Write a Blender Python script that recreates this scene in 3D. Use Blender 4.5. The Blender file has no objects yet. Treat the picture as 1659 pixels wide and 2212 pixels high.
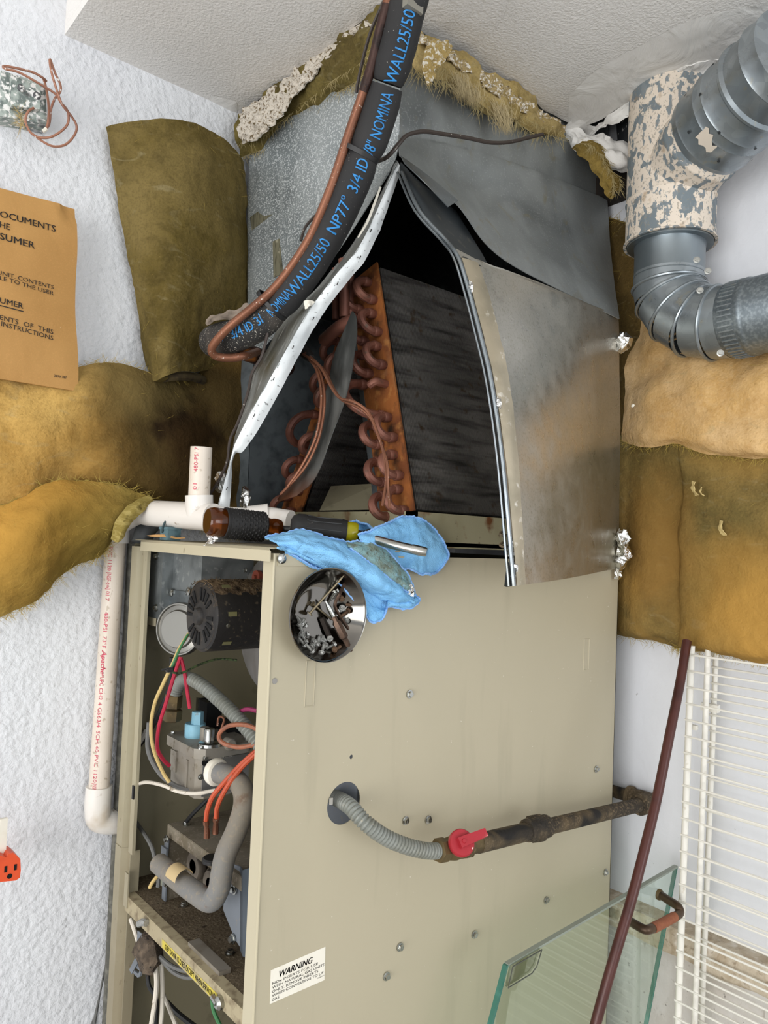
import bpy, bmesh, math, random
from mathutils import Vector, Matrix, noise
random.seed(7)
S = bpy.context.scene
C = S.collection
PI = math.pi
EYE = 1.635                                   # camera height above the floor; all numbers below are metres relative to the eye
OFF = Vector((0, 0, EYE))

# ------------------------------------------------------------------ camera
FPX, IW, IH = 1628.26, 1659.0, 2212.0
yaw, pit, rol = (math.radians(a) for a in (49.5309, 2.2351, 2.2865))
fw = Vector((math.cos(pit) * math.cos(yaw), math.cos(pit) * math.sin(yaw), math.sin(pit)))
r0 = Vector((math.sin(yaw), -math.cos(yaw), 0)); u0 = r0.cross(fw)
rt = r0 * math.cos(rol) + u0 * math.sin(rol)
up = u0 * math.cos(rol) - r0 * math.sin(rol)
cam = bpy.data.cameras.new('camera'); co = bpy.data.objects.new('camera', cam); C.objects.link(co)
m = Matrix((rt, up, -fw)).transposed().to_4x4(); m.translation = OFF
co.matrix_world = m
cam.sensor_fit = 'VERTICAL'; cam.sensor_height = 24.0; cam.lens = FPX / IH * 24.0
cam.clip_start = 0.02
S.camera = co

# ------------------------------------------------------------------ world and lights
w = bpy.data.worlds.new('world'); S.world = w; w.use_nodes = True
bg = w.node_tree.nodes['Background']; bg.inputs[0].default_value = (0.90, 0.95, 1.0, 1); bg.inputs[1].default_value = 0.75
def area(name, loc, target, sx, sy, power, col):
    l = bpy.data.lights.new(name, 'AREA'); l.shape = 'RECTANGLE'; l.size = sx; l.size_y = sy; l.energy = power; l.color = col
    o = bpy.data.objects.new(name, l); C.objects.link(o); o.location = Vector(loc) + OFF
    o.rotation_euler = (Vector(target) - Vector(loc)).to_track_quat('-Z', 'Y').to_euler(); return o
area('daylight_garage_door', (-2.6, -0.6, -0.35), (1.0, 0.7, 0.0), 2.4, 1.9, 62, (1.0, 0.98, 0.95))
area('fill_light_right', (0.4, -2.6, 0.1), (0.9, 1.0, 0.1), 1.6, 1.3, 22, (0.92, 0.96, 1.0))  # soft fill added from the right behind the camera, no window known there
vs = S.view_settings; S.display_settings.display_device = 'sRGB'
vs.view_transform = 'Standard'; vs.look = 'None'; vs.gamma = 1.0; vs.use_curve_mapping = False; vs.exposure = 0.35

# ------------------------------------------------------------------ geometry of the view: a pixel of the photograph and a plane or a distance give a point
def ray(x, y): return fw + rt * ((x - IW / 2) / FPX) + up * ((IH / 2 - y) / FPX)
def oX(X, x, y): d = ray(x, y); return d * (X / d.x)
def oY(Y, x, y): d = ray(x, y); return d * (Y / d.y)
def oZ(Z, x, y): d = ray(x, y); return d * (Z / d.z)
def at(x, y, d): return ray(x, y) * d
V = lambda *a: Vector(a)

# ------------------------------------------------------------------ materials
def lin(h):
    h = h.lstrip('#'); o = []
    for i in (0, 2, 4):
        c = int(h[i:i + 2], 16) / 255; o.append(c / 12.92 if c <= 0.04045 else ((c + 0.055) / 1.055) ** 2.4)
    return (*o, 1)
MATS = {}
def M(name, col, rough=0.5, metal=0.0, layers=(), bumps=(), spec=0.5, trans=0.0, ior=1.45, coat=0.0, rvar=None, distort=0.0):
    """layers: (kind, scale, lo, hi, colour, stretch xyz, factor); bumps: (kind, scale, strength, distance, stretch)"""
    if name in MATS: return MATS[name]
    mt = bpy.data.materials.new(name); mt.use_nodes = True; nt = mt.node_tree; N = nt.nodes; L = nt.links
    b = N['Principled BSDF']; tc = N.new('ShaderNodeTexCoord')
    def coords(st):
        if not st or st == (1, 1, 1): return tc.outputs['Object']
        mp = N.new('ShaderNodeMapping'); mp.inputs['Scale'].default_value = st; L.new(tc.outputs['Object'], mp.inputs[0]); return mp.outputs[0]
    def tex(kind, scale, st, det=5):
        if kind == 'vor':
            t = N.new('ShaderNodeTexVoronoi'); t.inputs['Scale'].default_value = scale; L.new(coords(st), t.inputs['Vector']); return t.outputs['Distance']
        if kind == 'cell':
            t = N.new('ShaderNodeTexVoronoi'); t.inputs['Scale'].default_value = scale; L.new(coords(st), t.inputs['Vector'])
            s = N.new('ShaderNodeSeparateColor'); L.new(t.outputs['Color'], s.inputs[0]); return s.outputs[0]
        if isinstance(kind, tuple):          # a soft patch of colour round a point of the room: ('ball', centre, stretch)
            g = N.new('ShaderNodeNewGeometry'); sb = N.new('ShaderNodeVectorMath'); sb.operation = 'SUBTRACT'; L.new(g.outputs['Position'], sb.inputs[0]); sb.inputs[1].default_value = Vector(kind[1]) + OFF
            ml = N.new('ShaderNodeVectorMath'); ml.operation = 'MULTIPLY'; L.new(sb.outputs[0], ml.inputs[0]); ml.inputs[1].default_value = kind[2]
            ln = N.new('ShaderNodeVectorMath'); ln.operation = 'LENGTH'; L.new(ml.outputs[0], ln.inputs[0])
            t = N.new('ShaderNodeTexNoise'); t.inputs['Scale'].default_value = scale; t.inputs['Detail'].default_value = 4; L.new(tc.outputs['Object'], t.inputs['Vector'])
            ma = N.new('ShaderNodeMath'); ma.operation = 'MULTIPLY_ADD'; L.new(t.outputs['Fac'], ma.inputs[0]); ma.inputs[1].default_value = .16; L.new(ln.outputs['Value'], ma.inputs[2])
            sb2 = N.new('ShaderNodeMath'); sb2.operation = 'SUBTRACT'; L.new(ma.outputs[0], sb2.inputs[0]); sb2.inputs[1].default_value = .08; return sb2.outputs[0]
        if kind in ('z', 'x', 'y'):
            s = N.new('ShaderNodeSeparateXYZ'); L.new(tc.outputs['Object'], s.inputs[0]); return s.outputs['xyz'.index(kind)]
        t = N.new('ShaderNodeTexNoise'); t.inputs['Scale'].default_value = scale; t.inputs['Detail'].default_value = det
        t.inputs['Distortion'].default_value = 2.5 if kind == 'swirl' else (0.6 if kind == 'soft' else 0.0)
        if kind == 'soft': t.inputs['Detail'].default_value = 2
        L.new(coords(st), t.inputs['Vector']); return t.outputs['Fac']
    cur = None
    rgb = N.new('ShaderNodeRGB'); rgb.outputs[0].default_value = lin(col) if isinstance(col, str) else col; cur = rgb.outputs[0]
    for ly in layers:
        kind, sc, lo, hi, c2 = ly[:5]; st = ly[5] if len(ly) > 5 else None; fac = ly[6] if len(ly) > 6 else 1.0
        mr = N.new('ShaderNodeMapRange'); mr.inputs[1].default_value = lo; mr.inputs[2].default_value = hi; mr.inputs[4].default_value = fac
        L.new(tex(kind, sc, st), mr.inputs[0])
        mx = N.new('ShaderNodeMix'); mx.data_type = 'RGBA'; L.new(mr.outputs[0], mx.inputs[0]); L.new(cur, mx.inputs[6])
        mx.inputs[7].default_value = lin(c2) if isinstance(c2, str) else c2; cur = mx.outputs[2]
    L.new(cur, b.inputs['Base Color'])
    b.inputs['Roughness'].default_value = rough; b.inputs['Metallic'].default_value = metal
    b.inputs['Specular IOR Level'].default_value = spec; b.inputs['Transmission Weight'].default_value = trans; b.inputs['IOR'].default_value = ior
    b.inputs['Coat Weight'].default_value = coat
    if rvar:
        mr = N.new('ShaderNodeMapRange'); mr.inputs[1].default_value = 0.3; mr.inputs[2].default_value = 0.7
        mr.inputs[3].default_value = rvar[1]; mr.inputs[4].default_value = rvar[2]; L.new(tex('noise', rvar[0], None), mr.inputs[0]); L.new(mr.outputs[0], b.inputs['Roughness'])
    prev = None
    for bp in bumps:
        kind, sc, stg, dist = bp[:4]; st = bp[4] if len(bp) > 4 else None
        n = N.new('ShaderNodeBump'); n.inputs['Strength'].default_value = stg; n.inputs['Distance'].default_value = dist
        L.new(tex(kind, sc, st), n.inputs['Height'])
        if prev: L.new(prev, n.inputs['Normal'])
        prev = n.outputs[0]
    if prev: L.new(prev, b.inputs['Normal'])
    MATS[name] = mt; return mt
def fibre(name, base, light, dark, stain=None, st=(1, 1, 2.2)):
    ly = [('soft', 6, 0.38, 0.64, light), ('swirl', 8, 0.46, 0.72, dark, None, 0.6), ('swirl', 20, .48, .74, light, None, .35), ('swirl', 36, .50, .76, dark, None, .35)]
    ly += [('swirl', 12, .60, .74, '#9a9070', (1, 1, 2.5), .35), ('noise', 200, 0.46, 0.68, light, None, 0.22), ('noise', 320, 0.48, 0.66, dark, None, 0.25)]
    if stain: ly += stain
    return M(name, base, 0.95, 0, ly, [('noise', 13, .45, .016), ('swirl', 34, .22, .008), ('noise', 240, .4, .003)], spec=0.1)
wallm = M('wall_paint', '#e3e5e8', 0.75, 0, [('noise', 3, .4, .7, '#d9dade')], [('noise', 105, 0.75, 0.005), ('soft', 40, 0.4, 0.006)])
wallr = M('wall_paint_smooth', '#e2e4e9', 0.7, 0, [('soft', 6, .5, .85, '#d9dade', None, .6), ('noise', 70, .73, .77, '#8d8b88', None, .5)], [('noise', 22, 0.3, 0.006), ('noise', 120, 0.2, 0.002)])
stemm = M('dirty_concrete_paint', '#d6d3cf', 0.85, 0, [('noise', 8, .42, .7, '#c4bcb2'), ('swirl', 40, .64, .76, '#8e8274', None, .6), ('noise', 110, .68, .74, '#4d453d', None, .7)], [('noise', 40, .5, .006)])
ledgem = M('dirty_sill', '#c9bca8', 0.9, 0, [('swirl', 22, .46, .70, '#a8947a', None, .8), ('noise', 110, .58, .72, '#77634c', None, .6), ('noise', 40, .58, .7, '#dcd4c8')], [('noise', 60, .7, .006)])
ceilm = M('ceiling_texture_paint', '#e8e5e1', 0.85, 0, [('soft', 4, .4, .7, '#e1deda')], [('noise', 230, 0.6, 0.003), ('noise', 90, .25, .003)])
plaster = M('smeared_plaster', '#eae8e4', 0.6, 0, [('soft', 8, .4, .7, '#dedbd7')], [('swirl', 10, .5, .01), ('noise', 60, .2, .002)])
crustm = M('paint_overspray', '#ded6c9', 0.8, 0, [('noise', 230, .50, .60, '#6a5a3a'), ('noise', 60, .62, .74, '#8a7440')], [('noise', 240, 1.0, 0.006)])
floorm = M('concrete_floor', '#a19d97', 0.8, 0, [('noise', 5, .4, .7, '#88847e')], [('noise', 60, .2, .003)])
dark = M('dark_void', '#0b0b0c', 0.9)
atticm = M('attic_wood', '#2b231c', 0.9, 0, [('noise', 12, .4, .7, '#14100d', (1, 6, 1))])
galv = M('galvanised_steel', '#8f979c', 0.36, 0.85, [('cell', 90, 0.2, 1.0, '#7b8287', None, .6), ('soft', 7, .42, .7, '#6b7072', None, .7), ('noise', 14, .58, .72, '#8d8468', None, .35), ('noise', 300, .66, .72, '#c9cdd0', None, .5)], [('noise', 9, .12, .01), ('cell', 90, .05, .0006)], rvar=(30, .26, .46))
galv_spk = M('speckled_galvanised_steel', '#7d8587', 0.5, 0.4, [('soft', 6, .40, .66, '#a4aaab', None, .8), ('soft', 9, .55, .75, '#5c6263', None, .6), ('noise', 400, .545, .60, '#dfe3e4', None, .75), ('noise', 190, .60, .64, '#d9dedf', None, .7), ('noise', 30, .52, .75, '#b4baba', (1, 1, .3), .5)], [('noise', 200, .15, .001), ('noise', 8, .1, .01)])
galv_dull = M('dull_duct_side_steel', '#8b8f8e', 0.45, 0.45, [('soft', 8, .40, .68, '#979b9b', None, .8), ('soft', 6, .50, .74, '#5a5e5f', None, .8), ('noise', 330, .56, .70, '#a9adab', None, .5), ('swirl', 14, .60, .76, '#857d5f', None, .6), ('noise', 26, .5, .72, '#a2a6a6', (1, 1, .3), .5)], [('noise', 7, .12, .012), ('noise', 240, .12, .0008)])
flapm = M('brown_reflection_galvanised_steel', '#b0aca2', 0.33, 0.78, [('soft', 6, .42, .72, '#bdb9b0', None, .7), ('noise', 300, .50, .70, '#87826f', None, .45), (('ball', V(1.1, .68, .05), (1, .4, 1)), 12, .30, .08, '#8f8668', None, .6), ('noise', 260, .68, .74, '#d8d4c0', None, .6)], [('noise', 150, .16, .001), ('noise', 6, .12, .012)], rvar=(40, .24, .42))  # brown patch at the lower right paints in the reflection of the insulation
flangem = M('bright_galvanised_flange', '#e4e8e9', 0.5, 0.1, [('noise', 190, .64, .68, '#5a5a58', None, .8), ('soft', 14, .5, .7, '#bcc1c3')], [('noise', 60, .3, .003)])
inner = M('duct_inside_dim_dust', '#2a2d2e', 0.7, 0.4, [('noise', 60, .5, .7, '#4a4f50', None, .6), ('soft', 5, .4, .7, '#151718')])  # black dust coat, made darker still for the unlit interior
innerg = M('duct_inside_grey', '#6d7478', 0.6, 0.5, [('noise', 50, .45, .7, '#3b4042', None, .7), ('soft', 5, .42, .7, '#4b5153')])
foil = M('crumpled_foil', '#e6e6e4', 0.18, 1.0, [('noise', 90, .58, .7, '#6d6a5c', None, .5)], [('noise', 160, .8, .004)])
tapem = M('old_foil_tape', '#b3a892', 0.35, 0.7, [('noise', 20, .45, .7, '#98907c'), ('noise', 90, .62, .72, '#d9d3c6')], [('noise', 60, .25, .002)])
stripm = M('tape_residue', '#76735f', 0.7, 0.3, [('noise', 40, .5, .62, '#4d4a3b', (1, 8, 1)), ('noise', 60, .6, .68, '#a5a08a')])
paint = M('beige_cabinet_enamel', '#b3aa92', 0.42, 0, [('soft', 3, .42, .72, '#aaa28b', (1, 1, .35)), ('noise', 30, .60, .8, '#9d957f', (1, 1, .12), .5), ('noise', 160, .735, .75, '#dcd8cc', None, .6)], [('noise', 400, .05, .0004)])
paint_l = M('lit_cabinet_edge_enamel', '#bcb399', 0.42, 0, [('noise', 110, .72, .75, '#6b5d45', (1, 1, .5), .6)])  # side panel enamel made lighter for light falling on the front edges
paint_d = M('dirty_jamb_enamel', '#aaa289', 0.5, 0, [('noise', 150, .68, .73, '#5a4c38', (1, 1, .4), .7), ('soft', 6, .5, .75, '#9a9078', None, .7), (('ball', V(.475, 1.14, -.80), (1, 1, .9)), 60, .45, .10, '#857a64', None, .7)])
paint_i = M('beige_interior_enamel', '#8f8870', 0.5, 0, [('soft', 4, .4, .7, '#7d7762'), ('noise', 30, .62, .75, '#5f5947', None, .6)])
dusty = M('thick_brown_dust', '#6f6352', 0.98, 0, [('noise', 12, .4, .7, '#5c5142'), ('noise', 220, .52, .68, '#857862'), ('noise', 70, .62, .7, '#3c332a')], [('noise', 260, .7, .003)], spec=.1)
rusty = M('rusty_end_plate', '#8f5424', 0.9, 0.05, [('noise', 22, .42, .62, '#6d3c1c'), ('noise', 70, .55, .7, '#a8713a', None, .7), ('noise', 34, .56, .70, '#35200f'), ('noise', 14, .58, .72, '#8d7d5c', None, .6)], [('noise', 120, .5, .002)])
panm = M('rust_streaked_pan', '#a09a7e', 0.6, 0.1, [('soft', 10, .45, .7, '#8b8466'), ('noise', 20, .58, .68, '#6e4526'), ('noise', 90, .64, .72, '#4a2f1c')], [('noise', 60, .2, .002)])
finm = M('coil_fins', '#6d6a66', 0.5, 0.6, [('noise', 10, .42, .7, '#8a8682'), ('noise', 90, .45, .7, '#3d3b39', (.12, 1, 1)), ('noise', 60, .6, .72, '#57493a')])
copper = M('dull_copper', '#87594a', 0.5, 0.4, [('noise', 20, .42, .7, '#6d463c'), ('noise', 90, .60, .74, '#5a4a3f')])
copper_b = M('brown_copper', '#835640', 0.45, 0.5, [('noise', 14, .42, .7, '#6d4634'), ('noise', 420, .67, .71, '#e8e0d4')])
copper_k = M('heat_blackened_copper', '#3e2a24', 0.5, 0.5, [('noise', 40, .48, .66, '#1f1715'), ('noise', 25, .60, .7, '#a96a34')], [('noise', 120, .5, .002)])
foam = M('black_foam_sleeve', '#2b2a2a', 0.75, 0, [('noise', 9, .45, .7, '#232324'), ('noise', 330, .70, .735, '#cfcac0', None, .6)], [('noise', 20, .2, .004), ('noise', 30, .25, .002, (.3, .3, 2.5))])
foam_d = M('dusty_black_foam_end', '#2a2928', 0.8, 0, [('noise', 480, .63, .67, '#d4cdbf'), ('noise', 160, .68, .71, '#d4cdbf'), ('noise', 10, .5, .7, '#5b534a', None, .7)], [('noise', 60, .3, .003)])
inkblue = M('blue_ink', '#2f86c8', 0.6, 0, [('noise', 160, .55, .7, '#275f92')])
inkred = M('red_ink', '#c8405a', 0.6, 0, [('noise', 190, .5, .68, '#d98a90')])
inkblk = M('black_ink', '#1e1b1a', 0.6)
blackp = M('black_plastic', '#19191a', 0.45)
cable_b = M('dark_brown_cable', '#3a312c', 0.5, 0, [('noise', 160, .66, .72, '#d8d2c6', None, .7)])
pvc = M('aged_white_pvc', '#ded3c6', 0.4, 0, [('noise', 8, .42, .7, '#cfc3b2'), ('noise', 120, .62, .7, '#a08d72', None, .6)], [('noise', 60, .05, .001)])
pvcf = M('stained_white_fitting', '#e2ddd6', 0.35, 0, [('noise', 12, .55, .72, '#bfae96'), ('noise', 60, .66, .74, '#8f785c', None, .7)])
kraft = M('kraft_envelope_paper', '#b98c50', 0.7, 0, [('noise', 6, .42, .7, '#b08247'), ('noise', 500, .5, .7, '#c99658', None, .4), ('noise', 140, .735, .75, '#eadcc6')], [('soft', 12, .35, .008), ('swirl', 25, .15, .003)])
flue_p = M('peeling_painted_flue', '#dccfbf', 0.7, 0.0, [('noise', 34, .555, .575, '#737d82'), ('noise', 110, .56, .585, '#7f878b', (1, 1, .5)), ('noise', 50, .62, .72, '#a68a68', None, .6), ('noise', 260, .58, .62, '#8d8578', None, .6)], [('noise', 26, .4, .002)])
flue_g = M('flue_galvanised', '#939a9e', 0.36, 0.7, [('cell', 60, .2, 1, '#a9b0b4', None, .7), ('soft', 8, .45, .7, '#767e82', None, .8), ('noise', 50, .64, .72, '#a89c78', None, .4)], [('noise', 70, .12, .001)], rvar=(30, .22, .42))
iron = M('dusty_black_iron', '#3a332a', 0.8, 0.15, [('noise', 14, .42, .62, '#6d5d44'), ('noise', 260, .50, .66, '#85745a', None, .6), ('soft', 14, .50, .66, '#211f1d')], [('noise', 200, .7, .002)])
greyflex = M('grey_coated_flex', '#82857f', 0.45, 0.1, [('noise', 30, .5, .7, '#75766c'), ('noise', 160, .66, .72, '#9d9682', None, .6)])
brass = M('grimy_brass', '#6b5b3c', 0.55, 0.5, [('noise', 40, .45, .7, '#4d4230'), ('noise', 90, .6, .7, '#857453')], [('noise', 90, .4, .002)])
redp = M('red_handle_enamel', '#a3242f', 0.5, 0, [('noise', 30, .55, .72, '#b06a66'), ('noise', 120, .68, .74, '#e6c9c4')])
castm = M('dusty_cast_aluminium', '#98938a', 0.6, 0.35, [('noise', 16, .42, .7, '#857d6f'), ('noise', 80, .6, .72, '#6e6554')], [('noise', 160, .3, .001)])
castd = M('grey_cast_side', '#7d7c7a', 0.55, 0.3, [('noise', 20, .45, .7, '#6c6a66')], [('noise', 160, .2, .001)])
greyp = M('grey_painted_steel', '#7c828a', 0.5, 0.2, [('noise', 10, .45, .7, '#6d7278'), ('noise', 120, .64, .72, '#938a78', None, .7)])
greydust = M('dust_topped_grey_pipe', '#857d70', 0.75, 0.1, [('noise', 9, .42, .68, '#777a7d'), ('noise', 24, .60, .7, '#6d5340'), ('noise', 200, .55, .7, '#988c78', None, .6)], [('noise', 160, .3, .001)])
motorm = M('black_motor_shell', '#232120', 0.55, 0.2, [('noise', 9, .48, .7, '#3a352f'), ('noise', 160, .60, .7, '#5e5344', None, .7)], [('noise', 120, .35, .002)])
motord = M('motor_dust', '#57493a', 1.0, 0, [('noise', 120, .45, .7, '#7b6850'), ('noise', 50, .55, .7, '#302820')], [('noise', 220, 1, .004)], spec=.05)
chrome = M('bright_zinc', '#b9bab6', 0.22, 1.0, [('noise', 30, .45, .7, '#8f8f8a')])
steel = M('polished_stainless', '#7d7a75', 0.12, 1.0, [('noise', 20, .5, .8, '#6d6b68')])
zinc = M('dull_zinc_screw', '#b4b4b0', 0.5, 0.75, [('noise', 300, .45, .7, '#85847f')])
zincrust = M('rusty_screw', '#745c48', 0.7, 0.4, [('noise', 200, .4, .7, '#4f3a2a')])
oxide = M('brown_oxide_steel', '#5d4a3e', 0.42, 0.7, [('noise', 90, .45, .7, '#3c302a')])
nailm = M('bronze_nail_steel', '#8b8069', 0.35, 0.9)
cloth = M('blue_microfibre', '#86bfea', 0.95, 0, [('noise', 12, .4, .7, '#76b2e2'), ('noise', 500, .5, .7, '#93caf0', None, .5), ('noise', 24, .66, .76, '#7a8a80', None, .35)], [('vor', 700, .6, .0012), ('soft', 26, .7, .016), ('noise', 60, .2, .002)], spec=.1)
clothdirt = M('grey_soiled_microfibre', '#84a6a8', 0.98, 0, [('noise', 60, .42, .62, '#7b8679'), ('noise', 200, .55, .7, '#5d6258'), ('noise', 90, .6, .7, '#9cc8df')], [('vor', 700, .7, .0014)], spec=.1)
hem = M('blue_stitching', '#86b2ea', 0.95, 0, [('noise', 500, .45, .65, '#9cc4f4')], [('noise', 500, .9, .002)], spec=.1)
amber = M('amber_acetate', '#7a3c08', 0.12, 0, trans=0.8, ior=1.47)
gripm = M('black_rubber_grip', '#151414', 0.65, 0, [('noise', 90, .66, .74, '#6a655c', None, .5)], [('noise', 200, .2, .001)])
yellowc = M('yellow_clear_collar', '#c2b71e', 0.15, 0, trans=0.5)
whitep = M('white_label', '#e9e4d6', 0.6, 0, [('noise', 40, .5, .75, '#ddd6c4')])
yellowp = M('yellow_label', '#cbb94a', 0.6, 0, [('noise', 60, .42, .60, '#a39670')])
orangep = M('orange_plastic', '#e2552c', 0.4, 0, [('noise', 30, .45, .7, '#d24a25')])
shelfm = M('white_epoxy_wire', '#e6e3da', 0.35, 0, [('noise', 60, .64, .72, '#bdb29c', None, .6)])
rodm = M('dark_brown_rod', '#4b2620', 0.35, 0.1, [('noise', 30, .5, .7, '#3a1c18')])
bronze = M('aged_bronze', '#5c4a3a', 0.4, 0.7, [('noise', 30, .45, .7, '#43352b')])
tapec = M('copper_tape_wrap', '#9a5f42', 0.6, 0.3, [('noise', 160, .4, .7, '#8a5038')], [('noise', 200, .4, .001)])
wire_w = M('white_wire', '#d8d0c2', 0.5, 0, [('noise', 120, .62, .72, '#8f816c')])
wire_y = M('yellow_wire', '#c9ae72', 0.5, 0, [('noise', 100, .6, .75, '#a58c58')])
wire_r = M('red_wire', '#b82440', 0.45)
wire_o = M('orange_wire', '#bd5233', 0.45, 0, [('noise', 100, .6, .75, '#a8452a')])
wire_g = M('green_wire', '#3f7a4c', 0.5)
wire_k = M('black_wire', '#1f1f20', 0.5)
wire_gr = M('grey_wire', '#6a6a68', 0.55)
wire_p = M('pink_wire', '#8c3058', 0.45)
bluecap = M('pale_blue_knob', '#8fc3d8', 0.5, 0, [('noise', 40, .5, .7, '#7fb0c4'), ('noise', 90, .64, .74, '#8a7f70')])
slate = M('blue_grey_module', '#5d7880', 0.5, 0, [('noise', 60, .5, .7, '#3f565d')])
clearw = M('translucent_white_nylon', '#b6b9a6', 0.4, 0, [('noise', 30, .5, .7, '#8f9180')], trans=.2)
cardb = M('frayed_cardboard', '#b98f5c', 0.8)
def glass_mat(name, tint, refl):
    mt = bpy.data.materials.new(name); mt.use_nodes = True; nt = mt.node_tree; N = nt.nodes; L = nt.links
    N.remove(N['Principled BSDF']); tr = N.new('ShaderNodeBsdfTransparent'); tr.inputs[0].default_value = tint
    gl = N.new('ShaderNodeBsdfGlossy'); gl.inputs['Roughness'].default_value = 0.03; gl.inputs[0].default_value = (.95, 1, .97, 1)
    fr = N.new('ShaderNodeFresnel'); fr.inputs[0].default_value = refl
    ge = N.new('ShaderNodeNewGeometry'); iv = N.new('ShaderNodeMath'); iv.operation = 'SUBTRACT'; iv.inputs[0].default_value = 1.0; L.new(ge.outputs['Backfacing'], iv.inputs[1])
    pm = N.new('ShaderNodeMath'); pm.operation = 'MULTIPLY'; L.new(fr.outputs[0], pm.inputs[0]); L.new(iv.outputs[0], pm.inputs[1])
    mx = N.new('ShaderNodeMixShader'); L.new(pm.outputs[0], mx.inputs[0]); L.new(tr.outputs[0], mx.inputs[1]); L.new(gl.outputs[0], mx.inputs[2])
    L.new(mx.outputs[0], N['Material Output'].inputs[0]); return mt
glassm = glass_mat('clear_glass', (.90, .95, .92, 1), 1.75)
glasse = M('green_glass_edge', '#2f6a5c', 0.15, 0, [('noise', 30, .5, .7, '#45857a')], spec=.8)

# ------------------------------------------------------------------ mesh builder
def catmull(P, n):
    P = [Vector(p) for p in P]
    if len(P) < 3 or n <= 1: 
        out = []
        for i in range(len(P) - 1):
            for k in range(n): out.append(P[i].lerp(P[i + 1], k / n))
        return out + [P[-1]]
    Q = [P[0] * 2 - P[1]] + P + [P[-1] * 2 - P[-2]]; out = []
    for i in range(1, len(Q) - 2):
        a, b, c, d = Q[i - 1], Q[i], Q[i + 1], Q[i + 2]
        for k in range(n):
            t = k / n
            out.append(0.5 * ((2 * b) + (c - a) * t + (2 * a - 5 * b + 4 * c - d) * t * t + (3 * b - a - 3 * c + d) * t ** 3))
    return out + [P[-1]]
def catnum(vals, n):
    return [v.x for v in catmull([Vector((v, 0, 0)) for v in vals], n)]
def frame(axis):
    a = Vector(axis).normalized(); h = V(0, 0, 1) if abs(a.z) < .9 else V(1, 0, 0)
    x = h.cross(a).normalized(); return x, a.cross(x), a
POS = {}
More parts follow.
